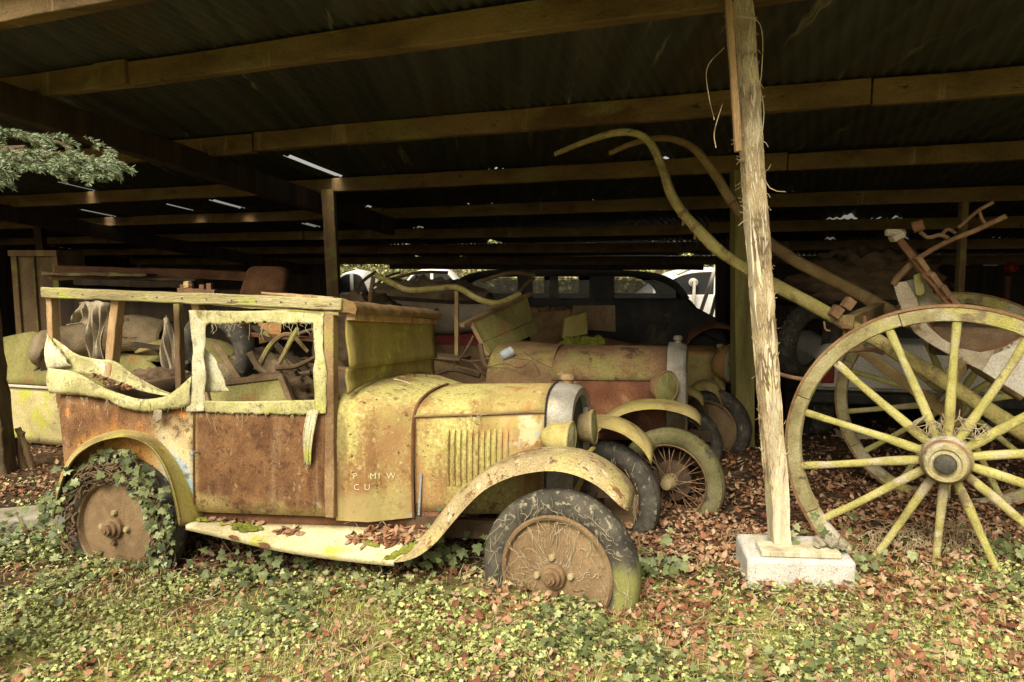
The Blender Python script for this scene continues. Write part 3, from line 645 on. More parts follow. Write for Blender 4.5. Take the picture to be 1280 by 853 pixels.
for sgn in (-1, 1):
    m = MB(); R = []
    for k in range(13):
        x = bx0+.004+(bx1-bx0-.006)*k/12; w_, zs, _ = hinge(x); R.append([(x, w_+.003-.010*math.sin(math.pi*j/7), zs-.006+(.375-zs)*j/7) for j in range(8)])
    m.loft(R); m = m if sgn < 0 else mir(m); bs = m.build('bonnet_side', m_bside, car, solid=.006)
    if sgn < 0:
        for k in range(11):
            px = 559+k*7.4; m2 = MB(); p0, p1 = C(px, 537, -.40), C(px, 607, -.40)
            w_ = hinge(p0[0])[0]; q0, q1 = C(px, 537, w_-.005), C(px, 607, w_-.006)
            R = []
            for j in range(9):
                f = j/8; c = lerp(q0, q1, f); e = min(1, 6*min(f, 1-f)+.05)
                R.append([(c[0]-.010, w_+.0, c[2]), (c[0]-.006, w_-.012*e-.006, c[2]), (c[0]+.004, w_-.017*e-.006, c[2]), (c[0]+.0105, w_-.012*e-.006, c[2]), (c[0]+.0105, w_+.0, c[2])])
            m2.loft(R); m2.build('louvre', m_bside, bs, angle=50)
m = MB(); P = cr([(bx0, *p[1:]) for p in sec(bx0, .478, .355, .848, .960)], 30); m.tube(P, .0075, 6); m.build('bonnet_beading', m_dark_rust, car)
m = MB(); m.tube([(hinge(x)[0] and (x, hinge(x)[0]-.004, hinge(x)[1]) )for x in np.linspace(bx0, bx1, 8)], .006, 6); m.build('bonnet_hinge', m_dust, car)
m = MB(); q = C(526, 625, -.475); m.beam(C(526.5, 592, -.466), C(523.5, 644, -.470), .004, .010, up=(1, 0, 0)); m.build('seam_gap_strip', M('seam_gap_blue_grey', [(.13, .15, .16), (.22, .25, .27), (.32, .32, .29)], 20), car)  # blue-grey strip standing in for the wedge gap at the bonnet seam
# faded white lettering on the scuttle
fm = M('faded_white_lettering', [(.50, .42, .23), (.62, .54, .34), (.68, .61, .42)], 30)
def letters(txt, px, py, hpx, gap):
    for i, ch in enumerate(txt):
        if ch == ' ': continue
        cu = bpy.data.curves.new('lettering', 'FONT'); cu.body = ch; cu.extrude = .0004; tmp = bpy.data.objects.new('t', cu); COL.objects.link(tmp)
        me = bpy.data.meshes.new_from_object(tmp.evaluated_get(bpy.context.evaluated_depsgraph_get())); bpy.data.objects.remove(tmp)
        p = C(px+i*gap, py, -.56); f = (p[0]-wx)/(bx0-wx); me.materials.clear(); me.materials.append(fm)
        o = bpy.data.objects.new('lettering', me); COL.objects.link(o); o.parent = scut
        yy = np.interp(p[0], [wx, wx+.12, bx0], [-.585, -.575, -.475])-.0155
        p = C(px+i*gap, py, yy); o.location = p; o.rotation_euler = (math.radians(90), 0, math.atan2(.1, bx0-wx-.12)); k = hpx/900*3.5/.7; o.scale = (k, k, k)
nt_ = fm.node_tree; aw = NT.__new__(NT); aw.m, aw.t, aw.b = fm, nt_, nt_.nodes['Principled BSDF']; aw.co = nt_.nodes.new('ShaderNodeTexCoord').outputs['Object']
aw.L(aw.mask(aw.noise(60, 4), .34, .46), aw.b.inputs['Alpha'])
letters('P MIW', 441, 599, 7.5, 10.5); letters('CU', 442, 613, 7.5, 13)
# radiator
x0, x1 = bx1+.002, bx1+.125
def rad(x, k, dz=0, w=.27): return [(x, -w*k, .44), (x, -w*k, .62), (x, -w*k, .82), (x, -w*.93*k, .895+dz), (x, -w*.72*k, .945+dz), (x, -w*.35*k, .972+dz), (x, 0, .98+dz)]
m = MB(); R = [cr(sections(rad(x, k, dz)), 37) for x, k, dz in ((x0, 1.08, .004), (x0+.04, 1.07, .002), (x0+.09, 1.03, -.006), (x1, .95, -.022), (x1-.002, .80, -.06), (x1-.03, .78, -.065))]; m.loft(R); rd = m.build('radiator', m_silver, car, angle=50)
m = MB(); P = cr(sections(rad(x1-.028, .79, -.062)), 37); m.prism(P, (-.012, 0, 0)); m.build('radiator_core', m_core, rd)
m = MB(); m.lathe([(.001, .045), (.028, .043), (.036, .034), (.038, .016), (.030, .012), (.026, 0), (.03, -.02)], (x0+.05, 0, .985), 'z', 20); m.build('radiator_cap', m_disc, rd)
m = MB(); P = cr(rad(x0-.001, 1.10, .008), 24); m.tube(P, .006, 6); m.build('bonnet_beading', m_black, car)
# frame rails, valance, floor, axles
m = MB()
for y in (-.44, .44): m.beam((-2.75, y, .27), (.18, y, .33), .05, .09)
m.beam((-.02, -.5, .30), (-.02, .5, .30), .05, .05); m.beam((-2.32, -.56, .22), (-2.32, .56, .22), .07, .07); m.beam((0, -.56, .22), (0, .56, .22), .05, .06)
m.build('chassis', m_under, car, bevel=.004)
vp = ((250, -.575), (330, -.575), (412, -.57), (450, -.55), (520, -.455), (575, -.43))
m = MB(); m.loft([[C(px, 641, yv) for px, yv in vp], [C(px, 662, yv+.01) for px, yv in vp]]); m.build('valance', m_dark_rust, car, solid=.008)
m = MB(); m.box((-1.85, 0, .36), (1.75, 1.12, .025)); m.build('floor', m_under, car)
# wings and running boards
lipF = [(489, 703), (505, 702), (525, 694), (545, 678), (562, 658), (582, 635), (604, 614), (630, 600), (658, 592), (690, 589), (718, 594), (744, 606), (764, 622), (776, 634), (786, 639)]
crnF = [(484, 697), (500, 690), (518, 680), (535, 662), (552, 640), (573, 616), (598, 595), (628, 579), (660, 570), (693, 568), (722, 572), (748, 583), (769, 599), (782, 614), (790, 630)]
def wing(lip, crn, yl, yc, yi, mat, drop=.03, n=40, roll=True, inside=None):
    a, b = F1x.line(lip, yl, n), F1x.line(crn, yc, n)
    R = []
    if roll: R.append([(p[0], p[1]+.012, p[2]-.004) for p in a])
    R += [a]
    for f, k in ((.3, .55), (.65, .9), (1, 1)):
        R.append([(p[0]+(q[0]-p[0])*f, p[1]+(q[1]-p[1])*f, p[2]+(q[2]-p[2])*k) for p, q in zip(a, b)])
    R.append([(q[0], (yc+yi)/2, q[2]+.008) for q in b]); R.append([(q[0], yi, q[2]-drop) for q in b])
    m = MB(); m.loft(R); return m
F1x = F1
m = wing(lipF, crnF, -.735, -.655, -.36, m_fender); m.build('wing', m_fender, car, solid=.008, angle=70); mir(m).build('wing', m_fender_dull, car, solid=.008, angle=70)
lipR = [(66, 648), (72, 618), (81, 591), (95, 570), (117, 555), (140, 548), (160, 547), (183, 556), (199, 575), (211, 602), (219, 634), (223, 658)]
crnR = [(64, 646), (70, 614), (79, 586), (95, 562), (117, 547), (142, 539), (165, 539), (190, 547), (214, 571), (232, 604), (241, 632), (245, 654)]
m = wing(lipR, crnR, -.735, -.63, -.45, m_fender); m.build('wing', m_fender_dull, car, solid=.008, angle=70); mir(m).build('wing', m_fender_dull, car, solid=.008, angle=70)
o_pts = F1.line([(232, 657), (280, 668), (340, 682), (400, 692), (450, 698), (492, 702)], -.735, 24)
i_pts = F1.line([(246, 648), (300, 652), (400, 656), (470, 660), (520, 662), (548, 664)], -.56, 24)
m = MB(); R = []
for f in (0, .04, .25, .5, .75, 1): R.append([lerp(p, q, f) if f else (p[0], p[1], p[2]-.022) for p, q in zip(o_pts, i_pts)])
R[1] = [(p[0], p[1], p[2]+.001) for p in o_pts]
m.loft(R); rb = m.build('running_board', m_runb, car, solid=.012); mir(m).build('running_board', m_runb, car, solid=.012)
for (px, py, wd, hh) in ((292, 671, .05, .022), (330, 680, .055, .03)):
    p = C(px, py, -.738); q = MB(); q.prism([(p[0]+dx, -.737-.0075, p[2]+dz) for dx, dz in ((-wd/2, .004), (0, .010), (wd/2, .006), (wd/2+.008, -hh*.5), (0, -hh*.6), (-wd*.3, -hh*.3))], (0, -.002, 0)); q.build('rust_flake', m_dark_rust, rb)
def mosspatch(pxs, y0, y1, name='moss', mat=m_moss, h=.014, par=rb, up=.006):
    """soft cushion of moss on the running board; pxs = outline in the picture mapped onto the board"""
    m = MB(); rng = random.Random(5)
    for (px, py, r) in pxs:
        z = .0; p = atz(px, py, 0)
        # intersect with the board surface: search along the depth of the board
        best = None
        for k in range(41):
            yy = -.735+.175*k/40; q = C(px, py, yy); f = k/40
            zs = np.interp(q[0], [p_[0] for p_ in o_pts], [p_[2] for p_ in o_pts])*(1-f)+np.interp(q[0], [p_[0] for p_ in i_pts], [p_[2] for p_ in i_pts])*f
            if best is None or abs(q[2]-zs) < best[0]: best = (abs(q[2]-zs), (q[0], yy, zs))
        c = best[1]; R = []
        for a, rr_, hh in ((0, 1, 0), (1, .8, .6), (2, .45, .95), (3, .02, 1)):
            R.append([(c[0]+r*rr_*math.cos(t)*(1+.25*math.sin(3*t+px)), c[1]+r*.5*rr_*math.sin(t), c[2]+up+h*hh+rng.uniform(-.002, .002)) for t in np.linspace(0, 2*math.pi, 10)[:-1]])
        m.loft(R, True)
    return m.build(name, mat, par)
rm = random.Random(31)
for cx_, cy_, sx_, sy_, nn_ in ((306, 661, 20, 4, 30), (252, 652, 8, 1.5, 10), (508, 690, 20, 3, 34), (462, 681, 10, 3, 14)):
    mosspatch([(cx_+g_*sx_, cy_+rm.gauss(0, .5)*sy_-(.42*g_*sx_ if cx_ == 508 else -.12*g_*sx_), rm.uniform(.012, .024)) for g_ in [rm.gauss(0, .5) for _ in range(nn_)]], 0, 0)
# lamps
headlight(car, C(711, 549, -.34), .081, m_lamp, m_lens, -5, 2, .135)
headlight(car, C(740, 534, .10), .088, m_lamp_dull, m_lens_green, -2, -4, .10)
m = MB(); m.tube(cr([C(716, 562, -.33), C(730, 570, -.1), C(742, 560, .1)], 10), .012, 8); m.tube(cr([C(728, 568, -.33), C(736, 578, -.3), (0, -.4, .45)], 8), .014, 8); m.build('lamp_bar', m_fender_dull, car)
# wheels
t = NT('perished_front_rubber'); x, y, z = t.xyz()
c = t.ramp(t.noise(8, 7), [(.35, (.032, .029, .023)), (.5, (.062, .056, .042)), (.66, (.11, .096, .068))])
c = t.mix(c, (.27, .24, .16), t.math('MULTIPLY', t.mask(t.noise(36, 4), .54, .68), t.mask(t.math('ADD', z, t.math('MULTIPLY', t.noise(5, 4), .2)), .10, .32)))
c = t.mix(c, (.20, .20, .06), t.math('MULTIPLY', t.mask(t.math('ADD', x, t.math('MULTIPLY', t.noise(6, 5, off=2), .16)), .33, .37), t.math('MULTIPLY', t.mask(z, -.16, -.12), t.math('SUBTRACT', 1, t.mask(t.math('ADD', z, t.math('MULTIPLY', t.noise(9, 6, off=5), .3)), .14, .27)))))
m_front_tyre = t.fin(c, .9, .2, 0, t.noise(55, 7, rough=.75), .9, .007)
hr = C(157, 655, -.62)
disc_wheel(car, (0, -.62, .217), steer=-9, tyre=m_front_tyre, spin=0, tread=0)
wheel_r = disc_wheel(car, (hr[0], -.62, hr[2]), tread=0)
disc_wheel(car, (.0, .56, .24), steer=-9, side=1)
disc_wheel(car, (hr[0], .60, hr[2]), side=1)
# torn canvas: door window surround, hood cloth, rag
def cloth(top, bot, y, name, mat, n=90, rows=7, puff=.0015, ragged=0, seed=1, thick=.003):
    r = random.Random(seed); ph = r.random()*6
    rg = [1.3*mnoise.noise((i*.35, seed, 0))+.5*r.uniform(-1, 1) for i in range(n)]
    m = strip(F1, top, bot, y, n, rows, lambda u, q: (.003*math.sin(17*u+3*q+ph), -puff*math.sin(math.pi*q)-(.001+puff*.12)*math.sin(13*u+ph)-(.0015+puff*.06)*math.sin(29*u+5*q), ragged*rg[int(u*(n-1))]*(q**3)))
    return m.build(name, mat, car, solid=thick, angle=28)
wf = cloth([(236, 388), (300, 389), (360, 388), (406, 390)], [(240, 407), (300, 404), (360, 405), (405, 404)], -.625, 'window_surround', m_canvas, ragged=.010, seed=2)
cloth([(236, 388), (240, 430), (240, 470), (233, 515)], [(258, 405), (255, 440), (257, 470), (255, 514)], -.63, 'window_surround', m_canvas_pale, ragged=.004, seed=3)
cloth([(391, 403), (393, 440), (392, 480), (394, 517)], [(406, 390), (403, 420), (408, 470), (407, 517)], -.63, 'window_surround', m_canvas, ragged=.003, seed=4, rows=5)
cloth([(254, 501), (300, 502), (350, 501), (393, 500)], [(252, 515), (290, 517), (345, 518), (400, 519)], -.628, 'window_surround', m_canvas, ragged=.006, seed=5)
cloth([(405, 428), (406, 455), (405, 500)], [(411, 430), (412, 460), (408, 512)], -.60, 'window_surround', m_canvas, n=12, seed=6)
cloth([(256, 436), (268, 448), (285, 487)], [(256, 490), (266, 491), (286, 489)], -.585, 'torn_cloth', m_canvas_pale, n=16, seed=7)
cloth([(384, 514), (390, 512), (399, 514)], [(381, 580), (384, 583), (388, 578)], -.64, 'hanging_rag', m_canvas_pale, n=12, rows=14, puff=.02, ragged=.01, seed=8)
cloth([(58, 417), (75, 428), (95, 443), (120, 449), (143, 452), (165, 468), (200, 487), (212, 492)], [(60, 462), (90, 466), (120, 470), (140, 477), (160, 484), (185, 491), (203, 494), (212, 495)], -.60, 'hood_cloth', m_canvas, n=50, puff=-.006, seed=9)
cloth([(60, 460), (95, 466), (125, 482), (150, 492), (175, 499), (205, 496), (222, 486), (238, 470)], [(61, 492), (95, 494), (130, 499), (150, 509), (180, 515), (207, 512), (225, 511), (239, 505)], -.635, 'hood_cloth', m_canvas, n=90, puff=.012, ragged=.004, seed=10)
cloth([(60, 419), (66, 428), (82, 446)], [(61, 466), (72, 462), (92, 458)], -.612, 'hood_cloth', m_canvas_pale, n=16, puff=.02, seed=12)
cloth([(192, 513), (197, 512), (203, 513)], [(192, 524), (197, 529), (202, 524)], -.65, 'hanging_rag', m_cloth_grey, n=10, seed=13)
# loose threads along the torn edges
rt = random.Random(17)
for (a_, b_, yy, n_) in (((258, 406), (392, 404), -.628, 26), ((256, 516), (400, 520), -.632, 22), ((64, 494), (236, 506), -.645, 26), ((384, 578), (390, 580), -.645, 4)):
    m = MB()
    for k in range(n_):
        f = rt.random(); p = Vector(C(a_[0]+(b_[0]-a_[0])*f, a_[1]+(b_[1]-a_[1])*f, yy)); L_ = rt.uniform(.01, .05)*(1 if rt.random() < .8 else 2)
        m.tube(cr([p, p+Vector((rt.uniform(-.012, .012), -.004, -L_*.5)), p+Vector((rt.uniform(-.02, .02), -.002, -L_))], 7), .0011, 4)
    m.build('loose_threads', m_root, car)['kind'] = 'stuff'
# nails along the roof rail and door pillar
m = MB()
for k in range(12):
    p = C(72+k*31, 367+k*1.2, -.64); m.lathe([(.001, -.003), (.004, -.002), (.005, 0)], p, 'y', 7)
m.build('nails', m_iron, car)['kind'] = 'stuff'
# seat squabs and far hood cloth inside
m = MB(); m.loft([[(-2.55+.05*math.sin(5*u), -.52+1.04*u, z-.03*(2*u-1)**2) for u in np.linspace(0, 1, 12)] for z in (.40, .7, .9, .97)]); m.build('seat_back', m_seat, car, solid=.10)
m = MB(); m.box((-2.25, 0, .52), (.5, 1.0, .16)); m.build('seat', m_seat, car, bevel=.04)
m = MB(); m.loft([[( -2.7+1.6*u, .58-.05*q, .80+.12*math.sin(3.3*u+.6)*(1-q)+.12*(1-q)) for u in np.linspace(0, 1, 20)] for q in np.linspace(0, 1, 6)]); m.build('hood_cloth', m_seat, car, solid=.01)

# things lying inside the foreground car
def junkloc(px, py, y): return F1.W(C(px, py, y))
p = junkloc(272, 440, .25)
m = tyre_mb(.27, .12, .17); o = m.build('spare_tyre', m_tyre, loc=p, rot=(.1, .25, math.radians(-20))); tag(o, 'black spare tyre leaning inside the foreground car behind its door window', 'tyre')
q = [F1.W(C(x, y_, yy)) for x, y_, yy in ((256, 481, -.35), (352, 470, -.25), (372, 520, -.35), (268, 528, -.45))]
pn = empty('framed_panel', q[0], 0, 'brown framed wooden panel lying tilted inside the foreground car', 'panel')
m = MB(); m.prism([v-q[0] for v in q], (0, .012, 0)); m.build('board', m_green, pn)
m = MB()
for a_, b_ in ((0, 1), (1, 2), (2, 3), (3, 0)): m.beam(q[a_]-q[0], q[b_]-q[0], .03, .05, up=(0, 1, 0))
m.build('frame', m_brownboard, pn, bevel=.004)
q = [F1.W(C(x, y_, .42)) for x, y_ in ((322, 404), (352, 404), (350, 425), (324, 430))]
m = MB(); m.prism(q, (0, .015, 0)); tag(m.build('board', m_orange), 'small rusty orange sheet leaning far inside the foreground car', 'sheet')
sticks = [([(322, 462), (340, 430), (362, 418), (385, 440)], .02, .1), ([(345, 460), (370, 458), (395, 446)], .018, -.1), ([(330, 415), (352, 440), (380, 462)], .016, .3), ([(312, 440), (326, 462), (352, 470), (388, 466)], .022, 0), ([(350, 448), (378, 485), (392, 500)], .03, .2), ([(365, 420), (392, 412), (402, 415)], .014, .35)]
for k, (pp, r_, yy) in enumerate(sticks):
    m = MB(); P = [F1.W(C(a_, b_, yy+.03*i)) for i, (a_, b_) in enumerate(pp)]; m.tube(cr(P, 16), list(np.linspace(r_, r_*.6, 16)), 7)
    tag(m.build('broken_stick', m_seat if k % 2 else m_inner_post), 'crooked broken sticks heaped inside the foreground car under its window', 'stick', 'broken sticks inside the foreground car')
for k, (pa, pb, ya, yb, wd_, mt_) in enumerate((((268, 428), (300, 478), .3, .1, .035, m_brownboard), ((318, 408), (390, 470), .35, .15, .04, m_dark_wood), ((372, 410), (330, 490), .1, -.1, .03, m_inner_post), ((312, 418), (396, 425), .3, .45, .05, m_dark_rust), ((166, 430), (236, 440), .2, .3, .05, m_dark_wood), ((180, 476), (236, 452), .1, .2, .04, m_brownboard))):
    m = MB(); m.beam(F1.W(C(*pa, ya)), F1.W(C(*pb, yb)), wd_, wd_*.5, seg=6, jit=.003); tag(m.build('timber_scrap', mt_, bevel=.002), 'splintered wooden slats thrown criss cross inside the foreground car', 'slat', 'loose slats inside the foreground car')
def fold(path, wd, mat, name, label, cat, F=None, seed=1, thick=.004):
    """hanging cloth: rows along the path, folded across"""
    r = random.Random(seed); P = cr(path, 14); m = MB(); R = []
    for i, p_ in enumerate(P):
        ww = np.interp(i/13, [0, .35, 1], wd); R.append([(p_[0]+ww*(u-.5), p_[1]+.022*math.sin(19*u+seed+.15*i)*(.4+i/13)+.02*math.sin(6*u+i*.6), p_[2]-.03*abs(u-.5)) for u in np.linspace(0, 1, 14)])
    m.loft(R); return tag(m.build(name, mat, solid=thick, angle=60), label, cat)
fold([junkloc(108, 376, .2), junkloc(104, 402, .2), junkloc(100, 403, .18)], (.10, .16, .2), m_cloth_grey, 'hanging_cloth', 'short grey cloth bundled under the roof rail at the back of the foreground car', 'cloth', seed=1)
fold([junkloc(122, 376, .1), junkloc(119, 420, .1), junkloc(122, 450, .1)], (.16, .10, .09), m_cloth_grey, 'hanging_cloth', 'long grey cloth strip hanging beside the rear roof post of the foreground car', 'cloth', seed=2)
fold([junkloc(208, 395, .1), junkloc(212, 440, .1), junkloc(222, 475, .1)], (.03, .08, .12), m_cloth_grey, 'hanging_cloth', 'grey rag hanging next to the door pillar inside the foreground car', 'cloth', seed=3)
def heap(c, r, mat, name, label, cat, seed=1, f=6, amp=.26):
    m = MB(); R = []
    for j in range(19):
        th = math.pi*.62*j/18; ring = []
        for k in range(40):
            ph = 2*math.pi*k/40; d = Vector((math.sin(th)*math.cos(ph), math.sin(th)*math.sin(ph), math.cos(th)))
            n_ = 1-abs(mnoise.noise((d.x*f*.5+seed, d.y*f*.5, d.z*f*.3)))*2*amp-abs(mnoise.noise((d.x*f+seed*3, d.y*f, d.z*f)))*amp
            ring.append((c[0]+d.x*r[0]*n_, c[1]+d.y*r[1]*n_, c[2]+d.z*r[2]*n_))
        R.append(ring)
    m.loft(R, True); return tag(m.build(name, mat, angle=180), label, cat)
heap(junkloc(352, 505, -.05), (.30, .3, .22), m_seat, 'cloth_heap', 'dark crumpled cloth heap inside the foreground car under its door window', 'cloth', 2)
heap(junkloc(196, 490, .0), (.36, .32, .16), m_seat, 'cloth_heap', 'dark crumpled cloth heap inside the open tail of the foreground car', 'cloth', 7)
heap(junkloc(330, 470, .5), (.4, .2, .20), m_tarp, 'cloth_heap', 'brown leathery heap at the far side of the foreground car cabin', 'cloth', 11)
# dry roots over the near front wheel
m = MB(); rr = random.Random(11)
hc = F1.W((0, -.62, .217)); fx = (F1.M.to_3x3() @ Matrix.Rotation(math.radians(-9), 3, 'Z'))
for i in range(190):
    a_ = rr.uniform(-.35, math.pi+.35); r0 = rr.uniform(.05, .34); pts = []; da = rr.uniform(-.25, .25); dr = rr.uniform(-.03, .03)
    for k in range(rr.randint(3, 7)):
        off = -.068 if r0 > .25 else -.060-.012*(1-r0/.25)
        if r0 > .25: off = -.066-.006*math.sin((r0-.25)/.11*math.pi)
        pts.append(hc+fx @ Vector((r0*math.cos(a_), off-.004, r0*math.sin(a_)))); a_ += (da+rr.uniform(-.25, .25))*.25-.06*math.cos(a_); r0 = min(.345, max(.03, r0+dr*.6-.012*math.sin(a_)+rr.uniform(-.014, .014)))
    m.tube(cr(pts, 14), rr.uniform(.0005, .0013), 4)
pts = [hc+fx @ Vector((.247*math.cos(t_), -.072+.004*math.sin(9*t_), .247*math.sin(t_))) for t_ in np.linspace(-.2, math.pi+.3, 40)]
tag(m.build('dead_roots', m_root), 'pale dead creeper roots clinging to the near front wheel of the foreground car', 'roots')
m = MB()
for i in range(26):
    a_ = rr.uniform(.3, 2.2); r0 = rr.uniform(.2, .36); q0 = F1.W((r0*math.cos(a_)+.0, .56-.07, .24+r0*math.sin(a_)))
    m.tube(cr([q0+Vector((rr.uniform(-.03, .03), -.01-rr.random()*.02, -.05*k+rr.uniform(-.02, .02))) for k in range(5)], 12), .0018, 4)
tag(m.build('dead_roots', m_root), 'thin dead roots hanging over the far front wheel of the foreground car', 'roots')
tw = [([(596, 517), (600, 530), (588, 523)], -.40, 'b'), ([(566, 516), (578, 526), (584, 532)], -.40, 'b'), ([(588, 519), (594, 528), (600, 520), (608, 518)], -.40, 'b'), ([(492, 474), (505, 477), (515, 481)], -.3, 's'), ([(430, 655), (442, 652), (450, 663)], -.56, 'v'), ([(470, 661), (478, 652), (484, 660)], -.54, 'v')]
for pts, yy, kd in tw:
    m = MB(); m.tube(cr([F1.W(C(x_, y_, yy)) for x_, y_ in pts], 12), .004 if kd == 's' else .002, 5)
    tag(m.build('creeper_twig', m_root), {'b': 'thin dry creeper twigs stuck to the bonnet side above the louvres of the foreground car', 's': 'pale dry twig lying on top of the scuttle of the foreground car', 'v': 'dry twig curls standing over the running board below the scuttle'}[kd], 'twig', {'b': 'twigs on the bonnet side', 's': None, 'v': 'twig curls over the running board'}[kd])
# =============================== red car beside it
F2 = Frame(-15.5, -3.0, -1.0, dep(838, 602, 4.6), (0, -.60, .20))
c2 = F2.root('vintage_car', 'dull red open vintage car with silver radiator and spoked front wheel beside the foreground car', 'car')
D = F2.C
def front_end(root, x0, x1, xr, w0, w1, zb, zs, zt, mt, ms, mr, msc, scx, scw, sczt, radw=.27, radz=0):
    m = loft_sections([sec(scx, scw, zb, zs+.04, sczt), sec(x0, w0, zb, zs, zt)], 20, 6); m.build('scuttle', msc, root, angle=60)
    hw = lambda x: w0+(w1-w0)*(x-x0)/(x1-x0)
    m = MB(); R = []
    for k in range(9):
        x = x0+.004+(x1-x0-.006)*k/8; w_ = -hw(x); R.append(cr(sections([(x, w_, zs), (x, w_*.93, zs+(zt-zs)*.36), (x, w_*.75, zs+(zt-zs)*.66), (x, w_*.45, zs+(zt-zs)*.88), (x, 0, zt)]), 25))
    m.loft(R); m.build('bonnet_top', mt, root, solid=.008, angle=60)
    for sgn in (-1, 1):
        m = MB(); R = []
        for k in range(9):
            x = x0+.004+(x1-x0-.006)*k/8; R.append([(x, -hw(x), zs-.006+(zb+.05-zs)*j/6) for j in range(7)])
        m.loft(R); (m if sgn < 0 else mir(m)).build('bonnet_side', ms, root, solid=.006)
    for xx, mm in ((x0, m_dust),):
        m = MB(); m.tube(cr([(xx, *p[1:]) for p in sec(xx, w0+.003, zb+.02, zs+.003, zt+.005)], 30), .007, 6); m.build('bonnet_beading', mm, root)
    def rd_(x, k, dz): return [(x, -radw*k, zb), (x, -radw*k, zb+(zs-zb)*.5), (x, -radw*k, zs-.02), (x, -radw*.93*k, zs+(zt-zs)*.5+dz), (x, -radw*.72*k, zt-.02+dz), (x, -radw*.35*k, zt+.018+dz), (x, 0, zt+.025+dz)]
    m = MB(); m.loft([cr(sections(rd_(x, k, dz+radz)), 37) for x, k, dz in ((x1+.002, 1.07, .004), (x1+.03, 1.07, .002), (x1+(xr-x1)*.8, 1.03, -.006), (xr, .95, -.022), (xr-.002, .80, -.06), (xr-.03, .78, -.065))]); rd = m.build('radiator', mr, root, angle=50)
    m = MB(); m.prism(cr(sections(rd_(xr-.028, .79, -.062+radz)), 37), (-.012, 0, 0)); m.build('radiator_core', m_core, rd)
    m = MB(); z = zt+.028+radz; m.lathe([(.001, .05), (.024, .048), (.034, .036), (.034, .016), (.024, .010), (.03, -.03)], ((x1+xr)/2, 0, z), 'z', 18); m.build('radiator_cap', mr, rd)
b0x, b1x = D(690, 475, -.36)[0], D(833, 475, -.27)[0]
zs2, zt2 = D(760, 475, -.32)[2], D(770, 432, 0)[2]
front_end(c2, b0x, b1x, D(857, 470, -.27)[0], .42, .29, .36, zs2, zt2, m_redtop, m_red, m_silver_dull, m_dust, b0x-.42, .56, zt2+.03, .27)
F1x = F2
lip2 = [(742, 548), (750, 538), (762, 527), (780, 518), (800, 513), (825, 512), (850, 517), (868, 525), (876, 532)]
crn2 = [(738, 540), (750, 527), (765, 516), (783, 508), (803, 504), (826, 504), (850, 508), (868, 516), (877, 527)]
m = wing(lip2, crn2, -.72, -.62, -.34, m_fender); m.build('wing', m_fender_dull, c2, solid=.008, angle=70); mir(m).build('wing', m_fender_dull, c2, solid=.008, angle=70)
wire_wheel(c2, (0, -.60, .20), R=.345, w=.105, steer=-14)
wire_wheel(c2, (0, .58, .20), R=.345, steer=-14, side=1, tyre=m_tyre)
wire_wheel(c2, (-2.35, -.60, .22), R=.345, tyre=m_tyre); wire_wheel(c2, (-2.35, .60, .22), R=.345, side=1, tyre=m_tyre)
headlight(c2, D(832, 484, -.42), .104, m_dust, m_lens_green, -40, 0, .10)
headlight(c2, (D(835, 484, -.40)[0]+.02, .36, D(835, 484, -.40)[2]), .092, m_lamp_dull, m_lens_green, -10, 0, .10)
m = MB()
for y in (-.42, .42): m.beam((-2.9, y, .30), (.25, y, .32), .05, .09)
m.beam((0, -.54, .20), (0, .54, .20), .05, .06); m.beam((-2.35, -.54, .22), (-2.35, .54, .22), .06, .06); m.tube([(.16, -.4, .30), (.16, .4, .30)], .02); m.build('chassis', m_under, c2, bevel=.004)
# open tub
for sgn in (-1, 1):
    m = MB(); R = []
    for j in range(7):
        q = j/6; R.append([(x, sgn*(.56+.03*math.sin(math.pi*q)), .36+(np.interp(x, [-2.8, -2.2, -1.5, -1.2, b0x-.4], [.90, .88, .74, .82, .90])-.36)*(1-q)) for x in np.linspace(-2.8, b0x-.42, 22)])
    m.loft(R); m.build('tub_side', m_dust, c2, solid=.012)
m = MB(); m.loft([[(-2.8-.06*math.sin(math.pi*j/6), -.56+1.12*k/8, .36+.54*j/6) for k in range(9)] for j in range(7)]); m.build('tub_tail', m_dust, c2, solid=.012)
m = MB(); m.box((-1.9, 0, .38), (1.8, 1.1, .02)); m.build('floor', m_under, c2)
m = MB(); m.loft([[(-2.3+.08*math.cos(3*u), -.5+1.0*u, z) for u in np.linspace(0, 1, 10)] for z in (.4, .7, .95)]); m.build('seat_back', m_seat, c2, solid=.1)
# leaning boarded windscreen
q = [Vector(D(588, 402, -.42)), Vector(D(657, 370, .30)), Vector(D(668, 417, .30)), Vector(D(609, 441, -.42))]
q = [Vector((sum(v.x for v in q)/4+(.03 if i < 2 else -.03), v.y, v.z)) if 0 else v for i, v in enumerate(q)]
ws = MB(); mid = lambda a_, b_, f: a_+(b_-a_)*f
ws.prism([q[0], q[1], mid(q[1], q[2], .66), mid(q[0], q[3], .66)], (.012, 0, 0)); wso = ws.build('windscreen', m_green, c2)
ws = MB(); ws.prism([mid(q[0], q[3], .68)+Vector((.012, 0, 0)), mid(q[1], q[2], .68)+Vector((.012, 0, 0)), q[2]+Vector((.012, 0, 0)), q[3]+Vector((.012, 0, 0))], (.012, 0, 0)); ws.build('lower_board', m_green, wso)
m = MB(); m.beam(q[0]+(q[0]-q[1])*.14, q[1]+(q[1]-q[0])*.10, .04, .028, seg=8, jit=.003); m.beam(q[0], q[3]+(q[3]-q[0])*.1, .03, .03, up=(1, 0, 0)); m.build('windscreen_frame', m_dust, wso, bevel=.003)
